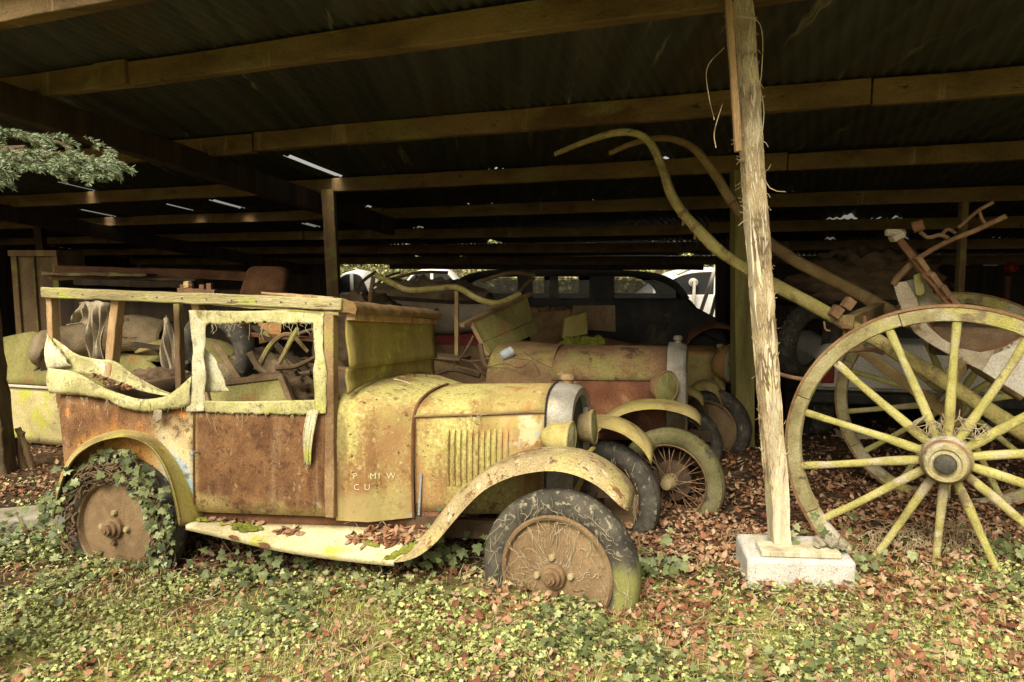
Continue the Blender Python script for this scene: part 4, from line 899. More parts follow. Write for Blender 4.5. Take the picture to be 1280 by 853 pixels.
# bent hood hoop and its upright
m = MB(); P = [D(470, 344, -.3), D(492, 355, -.32), D(512, 363, -.34), D(545, 361, -.3), D(572, 360, -.3), D(598, 374, -.3), D(622, 379, -.25), D(650, 368, -.1)]
m.tube(cr(P, 40), .022, 8); m.build('hood_hoop', m_shaft, c2)
m = MB(); m.beam(D(571, 364, -.3), D(571, 456, -.3), .022, .03, up=(1, 0, 0), seg=6, jit=.002); m.build('hood_upright', m_shaft_far, c2)
m = MB(); m.tube(cr([D(467, 345, .3), D(463, 372, .3), D(463, 400, .3)], 8), .02, 8); m.build('hood_upright', m_shaft_far, c2)
m = MB(); p0, p1 = Vector(D(626, 446, -.45)), Vector(D(640, 439, -.40)); d = (p1-p0).normalized(); m.tube([p0, p0+(p1-p0)*.5, p1], [.030, .036, .036], 14); m.build('switch_cup', M('pale_blue_grey_metal', [(.30, .33, .34), (.42, .45, .46), (.52, .53, .50)], 12, rough=.5), c2)
m = MB()
for a_, b_, r_ in ((((557, 467), (578, 445), (592, 420)), 0, .009), (((592, 455), (610, 470), (632, 462)), 0, .012), (((600, 430), (606, 455), (618, 465)), 0, .018), (((570, 448), (590, 452), (612, 448)), 0, .008), (((540, 470), (565, 462), (600, 470)), 0, .02)):
    m.tube(cr([D(x_, y_, -.44) for x_, y_ in a_], 10), r_, 7)
m.build('steering_rods', m_seat, c2)
m = MB(); p = D(520, 432, -.1); m.lathe([(.001, .09), (.03, .08), (.05, .05), (.07, .0), (.09, -.04)], p, 'z', 18); m.build('bulb_horn', m_lamp_dull, c2)
m = MB(); m.beam(D(510, 442, -.35), D(582, 448, -.35), .25, .02, seg=6, jit=.004); m.build('loose_board', m_brownboard, c2)
m = MB(); 
for pts in ([(640, 448), (665, 452), (676, 470)], [(600, 462), (630, 455), (650, 460), (668, 448)], [(655, 440), (672, 452), (690, 460)]):
    m.tube(cr([F2.W(D(x_, y_, -.53)) for x_, y_ in pts], 14), .003, 5)
tag(m.build('creeper', m_seat), 'thin creeper twigs lying over the scuttle of the dull red car', 'tendrils')

# =============================== third car
F3 = Frame(-15.5, -2, -.5, dep(886, 536, 6.05), (0, -.60, .25))
c3 = F3.root('vintage_car', 'orange and green stained vintage car with big cone headlight behind the red car', 'car')
E_ = F3.C
x1_ = E_(893, 450, -.25)[0]
front_end(c3, x1_-.75, x1_, x1_+.10, .42, .30, .38, .86, E_(820, 428, 0)[2]-.03, m_orange, m_fender_dull, m_fender_dull, m_orange, x1_-1.2, .56, .98, .27, -.05)
F1x = F3
lip3 = [(846, 560), (850, 530), (858, 508), (868, 494), (880, 488), (894, 493), (903, 508)]
crn3 = [(842, 545), (848, 515), (857, 494), (868, 482), (882, 477), (897, 483), (907, 500)]
m = wing(lip3, crn3, -.72, -.62, -.34, m_fender); m.build('wing', m_fender_dull, c3, solid=.008, angle=70); mir(m).build('wing', m_fender_dull, c3, solid=.008, angle=70)
disc_wheel(c3, (0, -.60, .25), R=.35, steer=-18); disc_wheel(c3, (0, .60, .25), R=.35, side=1)
disc_wheel(c3, (-2.4, -.60, .25), R=.35); disc_wheel(c3, (-2.4, .60, .25), R=.35, side=1)
headlight(c3, E_(912, 456, -.35), .15, m_orange, m_lens, -25, 0, .14)
headlight(c3, (E_(912, 456, -.35)[0], .35, E_(912, 456, -.35)[2]), .12, m_lamp_dull, m_lens, -10, 0, .14)
m = MB()
for y in (-.42, .42): m.beam((-2.8, y, .30), (.25, y, .32), .05, .09)
m.beam((.2, -.6, .34), (.22, .6, .34), .04, .06); m.build('chassis', m_under, c3)
for sgn in (-1, 1):
    m = MB(); m.loft([[(x, sgn*.56, .36+(.90-.36)*(1-q)) for x in np.linspace(-2.8, x1_-1.2, 10)] for q in np.linspace(0, 1, 5)]); m.build('tub_side', m_dust, c3, solid=.012)
m = MB(); m.beam(E_(652, 430, .1), E_(735, 434, .1), .6, .03); m.build('floor', m_under, c3)
# junk stacked on it
def quadthing(pts, Y, th, name, mat, label, cat, bevel=.004, dY=(0, 0, 0, 0)):
    P = [aty(x_, y_, Y+d_) for (x_, y_), d_ in zip(pts, dY)]; o = P[0]; m = MB(); m.prism([p-o for p in P], (0, th, 0)); return tag(m.build(name, mat, loc=o, bevel=bevel), label, cat)
quadthing([(716, 382), (769, 382), (770, 415), (716, 412)], 6.9, .03, 'plywood_sheet', m_brownboard, 'upright brown board behind the red car, in front of the black saloon', 'board')
quadthing([(706, 398), (734, 390), (735, 418), (703, 424)], 6.35, .25, 'wooden_box', m_board, 'small mossy tilted box lying on the cars behind the red bonnet', 'box', .008)
quadthing([(660, 392), (713, 388), (700, 432), (664, 436)], 6.4, .02, 'metal_sheet', m_dust, 'rusty brown sheet leaning behind the boarded windscreen of the red car', 'sheet', 0, (0, .1, .25, .2))
m = MB(); 
for k in range(14):
    c_ = aty(random.uniform(704, 748), random.uniform(426, 434), 6.25); m.lathe([(.001, .05), (.03, .04), (.055, .01), (.06, -.03)], (c_.x, c_.y, c_.z), 'z', 10, wob=.15)
tag(m.build('moss_clump', m_moss), 'bright green moss heap at the back of the red bonnet', 'moss')

# =============================== grey panelled tub far behind (left of the windscreen)
g0 = aty(478, 430, 6.7); gt = empty('car_tub', g0, 0, 'grey brown curved car tub with a dark red lower band behind the mossy windscreen', 'car body')
def gp(px, py, Y=6.7): return aty(px, py, Y)-g0
top = [(476, 372), (505, 374), (560, 378), (600, 378), (640, 374)]; bot = [(486, 410), (510, 414), (545, 419), (580, 417), (640, 410)]
A, B = cr([gp(*p) for p in top], 24), cr([gp(*p) for p in bot], 24)
m = MB(); m.loft([[tuple(Vector(lerp(a_, b_, j/5))+Vector((0, -.05*math.sin(math.pi*j/5), 0))) for a_, b_ in zip(A, B)] for j in range(6)]); m.build('upper_panel', m_cloth_grey, gt, solid=.015)
m = MB(); A2 = cr([gp(484, 411), gp(560, 419), gp(640, 411)], 20); m.loft([[(p[0], p[1]+.03, p[2]-.5*j/3) for p in A2] for j in range(4)]); m.build('lower_panel', M('dark_red_paint', [(.12, .02, .015), (.20, .03, .02), (.24, .05, .03)], 4, rough=.6), gt, solid=.015)
m = MB(); m.tube([gp(*p) for p in top], .02, 6); m.build('top_rail', m_dark_wood, gt)
m = MB(); m.loft([[(p[0], p[1]+1.0*j, p[2]-.1) for p in A] for j in (0, 1)]); m.loft([[(p[0], p[1]+1.0, p[2]-.1-.9*j) for p in A] for j in (0, 1)]); m.build('body_shell', m_dark_rust, gt, solid=.01)

# =============================== black saloon at the back
ys = 8.5; s0 = aty(720, 480, ys); s0.z = 0
sal = empty('saloon_car', s0, 0, 'black old saloon car seen from the side at the dark back of the shed', 'car')
def s_(px, py, dy=0): p = aty(px, py, ys); return Vector((p.x-s0.x, dy, p.z))
WD = 1.45
belt = 373
lowp = [s_(540, belt), s_(700, belt), s_(862, belt), s_(872, 385), s_(900, 400), s_(912, 425), s_(915, 470), s_(540, 470), s_(525, 430)]
m = MB(); m.prism(lowp, (0, WD, 0)); body = m.build('body', m_black, sal, bevel=.04)
roofp = cr([s_(562, belt), s_(566, 358), s_(580, 345), s_(610, 339), s_(680, 337), s_(760, 338), s_(800, 339), s_(826, 343), s_(845, 352), s_(858, 366), s_(862, belt)], 40)
inner = cr([s_(575, belt), s_(579, 362), s_(592, 352), s_(615, 347), s_(680, 346), s_(760, 346), s_(800, 347), s_(822, 351), s_(838, 358), s_(848, 367), s_(851, belt)], 40)
m = MB(); m.loft([[(p[0], y_, p[2]) for p in roofp] for y_ in (0, .04, WD-.04, WD)]); 
for y_ in (0, WD): m.loft([[(p[0], y_, p[2]) for p in roofp], [(p[0], y_, p[2]) for p in inner]])
m.build('roof', m_black, sal, solid=.015, angle=50)
for y_ in (.012, WD-.012):
    for pxa, pxb in ((648, 666), (687, 698), (737, 768)):
        m = MB(); a_, b_ = s_(pxa, belt), s_(pxb, 346); m.box(((a_.x+b_.x)/2, y_, (a_.z+b_.z)/2), (b_.x-a_.x, .03, b_.z-a_.z+.01)); m.build('pillar', m_black, sal)
    for pxa, pxb in ((580, 648), (666, 687), (698, 737), (768, 846)):
        m = MB(); a_, b_ = s_(pxa, belt), s_(pxb, 350); m.box(((a_.x+b_.x)/2, y_+(.012 if y_ < 1 else -.012), (a_.z+b_.z)/2-.005), (b_.x-a_.x, .006, b_.z-a_.z)); m.build('window_pane', m_glass, sal)
for px in (600, 870):
    m = MB(); c = s_(px, 425); m.lathe([(.36, -.10), (.38, -.04), (.38, .06), (.30, .10), (.2, .08), (.19, -.02), (.001, -.03)], (c.x, .02, .36), 'y', 32); m.build('wheel', m_tyre, sal)
m = MB(); c = s_(892, 440); arc = [(c.x+.42*math.cos(t_), 0, .42+.42*math.sin(t_)) for t_ in np.linspace(.2, math.pi-.1, 20)]; m.loft([[(p[0], y_, p[2]+dz) for p in arc] for y_, dz in ((-.16, -.03), (-.14, 0), (-.02, .03), (.2, .03))]); m.build('wing', m_dark_rust, sal, solid=.02, angle=60)

for k, (pa, pb, Y, r_) in enumerate((((436, 372), (470, 340), 8.2, .02), ((480, 352), (560, 341), 8.0, .018), ((500, 366), (556, 356), 7.6, .025), ((462, 362), (500, 341), 8.6, .015), ((600, 352), (668, 344), 7.2, .02), ((640, 378), (668, 348), 7.0, .016))):
    m = MB(); a_, b_ = aty(*pa, Y), aty(*pb, Y+.2); m.tube(cr([a_, (a_+b_)/2+Vector((.02, 0, .05)), b_], 8), r_, 7); tag(m.build('pole', m_inner_post if k % 2 else m_shaft_far), 'thin brown poles lying across the scrap at the dark back of the shed', 'pole', 'thin poles across the scrap at the back')
heap(aty(530, 392, 7.6), (.9, .5, .42), m_tarp, 'cloth_heap', 'dusty brown covered heap behind the grey panelled tub', 'cloth', 15)
heap(aty(690, 408, 7.3), (.6, .4, .22), m_dust, 'scrap_heap', 'dusty brown scrap heap between the red car and the black saloon', 'scrap', 19, 8, .3)
heap(aty(455, 430, 6.2), (.5, .5, .5), m_seat, 'cloth_heap', 'dark covered heap seen past the windscreen of the foreground car', 'cloth', 22)
heap(aty(1085, 360, 7.0), (.9, .5, .45), m_seat, 'scrap_heap', 'dark scrap heap in the shade behind the cart shafts', 'scrap', 25, 8, .3)
# =============================== white cars outside in daylight
def white_car(name, px0, px1, Y, z_top, label, flip=False, mat=m_white):
    a_, b_ = aty(px0, 400, Y), aty(px1, 400, Y); L = 4.0; cx = (a_.x+b_.x)/2; k = (b_.x-a_.x)/2.3
    o = empty(name, (cx, Y, gz(cx, Y)), math.pi if flip else 0, label, 'car', None)
    W_ = 1.5
    def P_(pts, y_): return [(x*k, y_, z*z_top) for x, z in pts]
    low = [(-2.0, .22), (-2.05, .42), (-1.95, .60), (-1.2, .66), (0, .67), (1.2, .66), (1.95, .58), (2.1, .42), (2.05, .22)]
    m = MB(); m.prism(P_(low, 0), (0, W_, 0)); m.build('body', mat, o, bevel=.06)
    rf = cr([(-1.25*k, 0, .66*z_top), (-.95*k, 0, .86*z_top), (-.6*k, 0, .96*z_top), (0, 0, 1.0*z_top), (.55*k, 0, .97*z_top), (.9*k, 0, .86*z_top), (1.25*k, 0, .66*z_top)], 30)
    m = MB(); m.loft([[(p[0], y_, p[2]+dz) for p in rf] for y_, dz in ((.06, -.05), (.12, -.01), (W_/2, .02), (W_-.12, -.01), (W_-.06, -.05))]); m.build('roof', mat, o, solid=.03, angle=60)
    for y_ in (.07, W_-.07):
        m = MB(); q_ = [(p[0]*.90, y_, .66*z_top+(p[2]-.66*z_top)*.86) for p in rf]; m.prism(q_, (0, .006, 0)); m.build('window_pane', m_glass_dark, o)
        m = MB(); m.box((0, y_-.006 if y_ < 1 else y_+.012, .80*z_top), (.07, .02, .30*z_top)); m.build('pillar', mat, o)
    for x in (-1.3, 1.3):
        for y_ in (.05, W_-.05):
            m = MB(); m.lathe([(.001, -.05), (.17, -.05), (.18, -.08), (.29, -.08), (.31, -.04), (.31, .06), (.001, .06)], (x*k, y_, .30), 'y', 28); m.build('wheel', m_tyre, o)
    return o
white_car('white_car', 800, 938, 15.0, 1.47, 'white old car outside the back of the shed beyond the black saloon', True)
white_car('white_car', 505, 575, 16.5, 1.45, 'white rounded car standing in daylight beyond the left end of the black saloon')
white_car('white_car', 418, 462, 15.5, 1.40, 'partly hidden white car outside beyond the brown inner post')
for k, (pa, pb, Y) in enumerate((((884, 366), (896, 331), 12.6), ((896, 368), (905, 335), 12.4), ((846, 343), (862, 336), 13.2))):
    m = MB(); a_, b_ = aty(*pa, Y), aty(*pb, Y); d = (b_-a_)
    m.tube([a_-d*(a_.z/d.z) if d.z > .2 else a_, b_+d*.15], .035, 8); tag(m.build('white_pole', m_white_dirty), 'slanting white poles leaning outside beyond the black saloon', 'pole', 'white poles outside the back of the shed')
m = MB(); c = aty(868, 350, 13.4)
for k in range(5): m.lathe([(.05+.01*k, -.02), (.07+.01*k, 0), (.05+.01*k, .02)], (c.x, c.y+.1*k, c.z-.05), 'y', 20)
m.tube([(c.x, c.y, 0), (c.x, c.y, c.z)], .03); tag(m.build('cable_reel', m_white_dirty), 'round pale ring on a stand in the daylight behind the black saloon', 'reel')

# =============================== car at the left edge
F4 = Frame(-15.5, -2, 0, (-3.05, 5.75, .30), (0, -.62, .30))
c4 = F4.root('vintage_car', 'flaking yellow green vintage car behind the left post with a rolled cover on top', 'car')
Q = F4.C
zb4 = Q(40, 483, -.6)[2]
for sgn in (-1, 1):
    m = MB(); m.loft([[(x, sgn*(.60+.03*math.sin(math.pi*q)), zb4+(.02-zb4)*q) for x in np.linspace(-2.0, .9, 26)] for q in np.linspace(0, 1, 8)]); m.build('body_side', m_leftcar, c4, solid=.012)
    m = MB(); m.loft([[(x, sgn*(.59-.10*q), zb4+.012+(.30 if x < -.0 else .22)*q*np.interp(x, [-2, -1.2, -.3, .9], [1.0, 1.5, 1.0, .6])) for x in np.linspace(-2.0, .9, 26)] for q in np.linspace(0, 1, 8)]); m.build('upper_side', m_green, c4, solid=.012)
m = MB(); m.beam((-2.0, -.625, zb4), (.9, -.625, zb4), .02, .022); m.build('belt_moulding', m_white_dirty, c4, bevel=.004)
m = MB(); m.loft([[(.9, -.6+1.2*k/6, .28+(zb4+.05-.28)*j/4) for k in range(7)] for j in range(5)]); m.loft([[(-2., -.6+1.2*k/6, .28+(zb4+.3-.28)*j/4) for k in range(7)] for j in range(5)]); m.build('end_panel', m_leftcar, c4, solid=.012)
m = MB(); m.loft([[(x, -.5+.55*q, zb4+.22+.16*math.sin(1.9*q+.3)*np.interp(x, [-2, -.9, .2, .9], [.4, 1.0, .7, .2])) for x in np.linspace(-2, .9, 20)] for q in np.linspace(0, 1.8, 10)]); m.build('deck', m_green, c4, solid=.012)
disc_wheel(c4, (.35, -.52, .25), R=.30); disc_wheel(c4, (.35, .52, .25), R=.30, side=1)
# rolled cover
m = MB(); A = [F4.W(Q(px, py, yy)) for px, py, yy in ((52, 440, -.62), (100, 428, -.55), (160, 418, -.45), (210, 428, -.3))]
P = cr(A, 22); R = []
for i, p_ in enumerate(P):
    ring = []
    for k in range(33):
        f = k/32; a_ = f*4.4*math.pi/1.25; r_ = .19-.085*f+.012*math.sin(7*f*6+i*.7); ring.append((p_[0]+.02*math.sin(i+3*f), p_[1]+r_*math.cos(a_+1.2), p_[2]+r_*.9*math.sin(a_+1.2)))
    R.append(ring)
m.loft(R); tag(m.build('rolled_cover', m_tarp, solid=.012, angle=70), 'cracked brown leathercloth cover rolled up on top of the left yellow green car', 'cover')
fold([F4.W(Q(64, 420, -.85)), F4.W(Q(57, 440, -.85)), F4.W(Q(48, 462, -.85))], (.03, .07, .09), m_cloth_grey, 'hanging_cloth', 'pale cloth strip hanging beside the end of the rolled brown cover', 'cloth', seed=6)
m = MB(); A = F4.line([(168, 440), (200, 434), (250, 440), (290, 470)], -.66, 16); m.loft([[(p_[0], p_[1]+.5*q, p_[2]+.10*math.sin(math.pi*q)-.06*q) for p_ in A] for q in np.linspace(0, 1, 6)]+[[(p_[0]+.05, p_[1]+.5, p_[2]-.35) for p_ in A]])
m.V = [tuple(F4.W(v_)) for v_ in m.V]; tag(m.build('mossy_sheet', m_green, solid=.02, angle=70), 'mossy bent sheet over the left car, seen through the open roof frame', 'sheet')
for k, pp in enumerate(([(28, 540), (24, 560), (32, 590), (38, 606)], [(22, 535), (36, 570), (44, 604)], [(18, 548), (26, 575), (28, 600)])):
    m = MB(); m.tube(cr([aty(x_, y_, 5.32) for x_, y_ in pp], 16), .022, 8); tag(m.build('creeper', m_inner_post), 'twisted creeper stems climbing the left yellow green car beside the left post', 'creeper', 'creeper stems at the left car')
# cabinet, planks, seat back at the dark back left
cb = aty(16, 360, 7.4); cw = aty(74, 360, 7.4).x-cb.x
cab = empty('wooden_cabinet', (cb.x, cb.y, 0), 0, 'old brown panelled wooden cabinet in the dark at the back left', 'cabinet')
zt_ = aty(40, 313, 7.4).z
m = MB(); m.box((cw/2, .25, zt_/2), (cw, .45, zt_)); m.build('carcass', m_brownboard, cab, bevel=.006)
m = MB()
for x in (0.03, cw*.48, cw-.03): m.box((x, .012, zt_*.6), (.06 if x != cw*.48 else .02, .03, zt_*.78))
m.box((cw/2, .0, zt_-.03), (cw+.02, .05, .06)); m.build('frame', m_inner_post, cab, bevel=.004)
for k, (pa, pb, Y, hh) in enumerate((((76, 338), (330, 346), 6.9, .09), ((70, 346), (250, 352), 6.7, .05), ((100, 352), (240, 356), 6.5, .06), ((60, 342), (190, 344), 6.6, .03))):
    m = MB(); m.beam(aty(*pa, Y), aty(*pb, Y), .2, hh, seg=12, jit=.006); tag(m.build('plank', (m_dark_rust, m_brownboard, m_dark_wood, m_inner_post)[k], bevel=.004), ['long dark red plank on top of the timber pile at the back left', 'brown plank second in the timber pile at the back left', 'short dark plank lowest in the timber pile at the back left', 'thin pale topmost strip of the timber pile at the back left'][k], 'plank')
m = MB(); a_ = aty(80, 345, 6.8); b_ = aty(320, 352, 6.8); m.box(((a_.x+b_.x)/2, 6.95, .66), (b_.x-a_.x, .5, 1.3)); tag(m.build('timber_pile', m_dark_wood, bevel=.02), 'dark timber pile behind the foreground car at the back left', 'timber')
q = [aty(x_, y_, 6.0) for x_, y_ in ((294, 380), (307, 338), (313, 333), (350, 333), (358, 338), (354, 380))]; m = MB(); m.prism(q, (0, .12, 0)); tag(m.build('seat_back', m_dark_rust, bevel=.03), 'dark red leather seat back standing upright behind the foreground car roof', 'seat')
m = MB()
for k in range(4): m.box((aty(229+k*9+(k > 1)*6, 355, 4.9).x, 4.9, aty(230, 360-(k % 2)*1.5, 4.9).z), (.03, .04, .045))
m.beam(aty(224, 363, 4.9), aty(270, 365, 4.9), .06, .03); tag(m.build('iron_fitting', m_iron), 'small grey iron fitting showing above the roof rail of the foreground car', 'fitting')

# =============================== two-wheeled cart
cart = empty('horse_cart', (0, 0, 0), 0, 'old two wheeled wooden cart with yellow lichened wheels and long tipped up shafts', 'cart')
hub = dep(1183, 572, 3.3); hub2 = dep(1193, 503, 4.6); cart.location = (hub.x, hub.y, 0); CO = Vector((hub.x, hub.y, 0))
axd = hub2-hub; axd.z = 0; track = axd.length; axd.normalize(); RW = 192/900*3.3*1.0
yawc = math.atan2(-axd.x, axd.y)
def cart_wheel(c, seed):
    q = random.Random(seed)
    m = MB(); m.lathe([(.001, -.135), (.047, -.135), (.05, -.128), (.06, -.126), (.066, -.135), (.082, -.135), (.092, -.12), (.096, -.08), (.108, -.055), (.110, .04), (.092, .07), (.085, .14), (.001, .14)], n=36, wob=.012)
    o = m.build('wheel', m_wheel_wood, cart, loc=c-CO, rot=(0, .02, yawc), angle=30)
    for k in range(7):                                   # seven felloes butted end to end
        a0, a1 = 2*math.pi*(k+.004)/7+.13, 2*math.pi*(k+.997)/7+.13; R = []; dr = q.uniform(-.003, .003); dy = q.uniform(-.003, .003)
        for j in range(15):
            a_ = a0+(a1-a0)*j/14; rr_ = lambda r: r+dr+q.uniform(-.0015, .0015); cs, sn = math.cos(a_), math.sin(a_)
            e = .004 if j in (0, 14) else 0
            R.append([(r*cs, y_+dy, r*sn) for r, y_ in ((rr_(RW-.0135), -.028+e), (rr_(RW-.045), -.0295+e), (rr_(RW-.071), -.026+e), (rr_(RW-.076), -.018+e), (rr_(RW-.076), .022), (RW-.0135, .028))])
        m = MB(); m.loft(R, True, True); m.build('felloe', m_wheel_wood, o, angle=35)
    m = MB(); m.lathe([(RW, -.032), (RW, .032), (RW-.0125, .032), (RW-.0125, -.032)], n=84, closed=True, wob=.003); m.build('iron_tyre', m_rim_rust, o)
    m = MB(); m.lathe([(.001, -.160), (.03, -.158), (.042, -.150), (.046, -.134), (.001, -.133)], n=24); m.build('axle_cap', m_core, o)
    m = MB(); m.lathe([(.0935, -.118), (.0985, -.112), (.100, -.088), (.095, -.084)], n=36); m.build('hub_band', m_rim_rust, o)
    for k in range(14):
        a_ = math.radians(90+k*360/14)+.01+q.uniform(-.012, .012); d = Vector((math.cos(a_), 0, math.sin(a_))); tn = Vector((-d.z, 0, d.x)); bw = q.uniform(-.005, .005)
        P = [d*.09+Vector((0, -.012, 0)), d*.16+Vector((0, -.012, 0)), d*.24+tn*bw*.5, d*.36+tn*bw, d*.5+tn*bw, d*(RW-.12), d*(RW-.07)]
        m = MB(); R = []; 
        for p_, (w_, h_) in zip(P, ((.018, .026), (.022, .027), (.021, .022), (.0185, .019), (.0175, .018), (.019, .018), (.0195, .018))):
            w_ *= q.uniform(.93, 1.07); R.append([p_+tn*(w_*math.copysign(abs(math.cos(t_))**.7, math.cos(t_)))+Vector((0, h_*math.copysign(abs(math.sin(t_))**.7, math.sin(t_)), 0)) for t_ in np.linspace(0, 2*math.pi, 11)[:-1]])
        m.loft(R, True, True); m.build('spoke', m_spoke, o, angle=50)
    return o
cart_wheel(hub, 3)
cart_wheel(hub2, 8)
fdir = Vector((-axd.y, axd.x, 0))                      # towards the shaft tips
def onplane(px, py, off):
    r = ray(px, py); n = axd; p0 = hub+axd*off; k = (p0-EYE).dot(n)/r.dot(n); return EYE+r*k-CO
def shaft(pts, off, rad, mat):
    P = [Vector(p) for p in cr([onplane(x_, y_, off) for x_, y_ in pts], 90)]; m = MB(); R = []; sd = pts[0][0]
    for i, p_ in enumerate(P):
        d = (P[min(i+1, 89)]-P[max(i-1, 0)]).normalized(); u_ = d.cross(axd).normalized(); r_ = np.interp(i/89, [0, .12, .4, 1], rad)
        R.append([p_+(axd*math.copysign(abs(math.cos(t_))**.75, math.cos(t_))+u_*math.copysign(abs(math.sin(t_))**.75, math.sin(t_)))*r_*(1+.16*mnoise.noise((i*.22+sd, math.cos(t_)*1.3, math.sin(t_)*1.3))+.07*mnoise.noise((i*.9, math.cos(t_)*3, math.sin(t_)*3+sd))) for t_ in np.linspace(0, 2*math.pi, 15)[:-1]])
    m.loft(R, True, True); o = m.build('shaft', mat, cart, angle=50)
    for f in (.36, .40, .70):
        i = int(f*89); d = (P[i+1]-P[i-1]).normalized(); r_ = np.interp(f, [0, .12, .4, 1], rad)*1.12
        k_ = MB(); k_.tube([P[i]-d*.012, P[i]+d*.012], r_, 14); k_.tube([P[i]+Vector((0, 0, -r_)), P[i]+Vector((0, 0, -r_-.035))], .008, 6); k_.build('iron_strap', m_iron, o)
    return o
shaft([(694, 193), (730, 178), (765, 167), (792, 166), (812, 178), (828, 210), (842, 250), (870, 285), (905, 318), (960, 352), (1010, 378), (1060, 406), (1120, 440), (1200, 490), (1290, 548)], .32, [.015, .020, .031, .038], m_shaft)
shaft([(762, 192), (790, 180), (822, 173), (848, 176), (872, 190), (895, 220), (915, 252), (945, 290), (985, 320), (1030, 345), (1075, 368), (1110, 388), (1180, 430), (1280, 495)], track-.32, [.018, .024, .036, .042], m_shaft_far)
m = MB(); a_, b_ = onplane(1062, 402, .32), onplane(1100, 385, track-.32); d_ = (b_-a_).normalized(); m.beam(a_-d_*.05, b_+d_*.05, .06, .07, seg=6, jit=.004); m.build('cross_bar', m_shaft_far, cart, bevel=.006)
m = MB(); a_, b_ = onplane(1190, 470, .32), onplane(1215, 440, track-.32); m.beam(a_, b_, .06, .07); m.build('cross_bar', m_shaft_far, cart, bevel=.006)
m = MB(); m.tube([hub-CO, hub2-CO], .035, 12); m.build('axle', m_iron, cart)
m = MB(); m.tube([onplane(1185, 572, .14), onplane(1186, 560, track*.5), onplane(1192, 505, track-.14)], .05, 8); m.build('axle_beam', m_shaft_far, cart)
m = MB()
for px, py, off in ((1045, 390, .28), (1060, 380, .34)):
    c = onplane(px, py, off); m.box(c, (.05, .05, .06), Matrix.Rotation(.6, 3, 'Y'))
m.tube(cr([onplane(*p, .30) for p in ((1065, 408), (1072, 420), (1080, 416), (1081, 395))], 12), .010, 6); m.tube(cr([onplane(*p, .27) for p in ((1030, 402), (1032, 412), (1038, 414))], 8), .006, 6)
m.tube(cr([onplane(*p, .2) for p in ((945, 455), (975, 468), (1008, 474), (1020, 462), (1050, 442), (1085, 437), (1105, 442))], 30), .012, 7)
m.build('iron_fitting', m_iron, cart, bevel=.004)
m = MB(); a_, b_ = onplane(1070, 385, .8), onplane(1290, 545, .8); m.beam(onplane(1065, 430, .55), onplane(1200, 530, .55), .04, .05, seg=6, jit=.004); m.build('brace', m_shaft_far, cart, bevel=.004)
# tipped body side, seat iron, brake
OFF = .62
side_o = [(1116, 354), (1133, 352), (1146, 372), (1150, 392), (1160, 408), (1178, 424), (1200, 436), (1225, 441), (1250, 436), (1282, 420), (1300, 415), (1300, 506), (1240, 470), (1215, 458), (1190, 446), (1165, 432), (1143, 417), (1130, 396), (1122, 375)]
m = MB(); P = [onplane(*p, OFF) for p in side_o]; m.prism(P, axd*.03); m.build('body_side', m_pale, cart, bevel=.004)
m = MB(); P = [onplane(*p, OFF-.004) for p in ((1240, 444), (1300, 420), (1300, 508), (1228, 464))]; m.prism(P, axd*-.008); m.build('side_panel', m_white_dirty, cart)
m = MB(); A = [onplane(*p, OFF+.02) for p in ((1147, 375), (1152, 394), (1178, 424), (1220, 440), (1290, 418))]; B = [p_+axd*.75 for p_ in A]; m.loft([cr(A, 20), cr(B, 20)]); m.build('body_floor', m_dark_rust, cart, solid=.015)
m = MB(); P = cr([onplane(*p, OFF) for p in ((1117, 356), (1124, 345), (1150, 322), (1185, 302), (1220, 288), (1258, 270))], 24); m.tube(P, [.018]*8+[.013]*16, 8); m.build('dash_iron', m_iron, cart)
m = MB(); m.tube(cr([onplane(*p, OFF) for p in ((1198, 285), (1215, 270), (1225, 262), (1242, 253))], 10), .009, 6); m.tube(cr([onplane(*p, OFF) for p in ((1224, 263), (1228, 275), (1233, 281))], 6), .008, 6); m.tube(cr([onplane(*p, OFF-.02) for p in ((1150, 290), (1160, 297), (1175, 294), (1186, 298))], 10), .011, 6); m.tube(cr([onplane(*p, OFF+.05) for p in ((1176, 295), (1185, 287), (1195, 292))], 8), .009, 6); m.build('rein_rail', m_iron, cart)
m = MB(); a_, b_ = onplane(1141, 285, OFF-.02), onplane(1155, 281, OFF-.02); m.tube([a_, b_], .030, 12); m.build('lamp_socket', m_dark_rust, cart)
m = MB(); a_, b_ = onplane(1124, 299, OFF-.05), onplane(1160, 345, OFF-.05); m.beam(a_, b_, .035, .052, up=axd, seg=6, jit=.003); b2 = onplane(1200, 388, OFF-.05); m.beam(b_+(a_-b_)*.1, b2, .05, .068, up=axd, seg=6, jit=.005); m.build('brake_lever', m_dark_rust, cart, bevel=.006)
m = MB(); c = onplane(1121, 296, OFF-.06); m.box(c, (.065, .06, .035), Matrix.Rotation(-.5, 3, 'Y')); m.lathe([(.001, -.05), (.02, -.05), (.02, .05), (.001, .05)], onplane(1119, 291, OFF-.06), 'x', 10); m.build('brake_head', m_pale, cart, bevel=.008)
m = MB()
for px, py, w_ in ((1149, 330, .03), (1166, 351, .03), (1180, 367, .03), (1190, 379, .03)): m.box(onplane(px, py, OFF-.06), (.095, .085, w_), Matrix.Rotation(.93, 3, 'Y'))
m.build('brake_collar', m_iron, cart, bevel=.005)
m = MB(); P = [onplane(*p, OFF-.03) for p in ((1142, 345), (1153, 338), (1156, 366), (1150, 370), (1145, 368))]; m.prism(P, axd*.01); m.build('strap_end', m_green, cart)
m = MB(); P = [onplane(*p, OFF+.06) for p in ((1130, 352), (1160, 344), (1172, 384), (1140, 392))]; m.prism(P, axd*.01); m.build('dash_board', m_stone, cart)
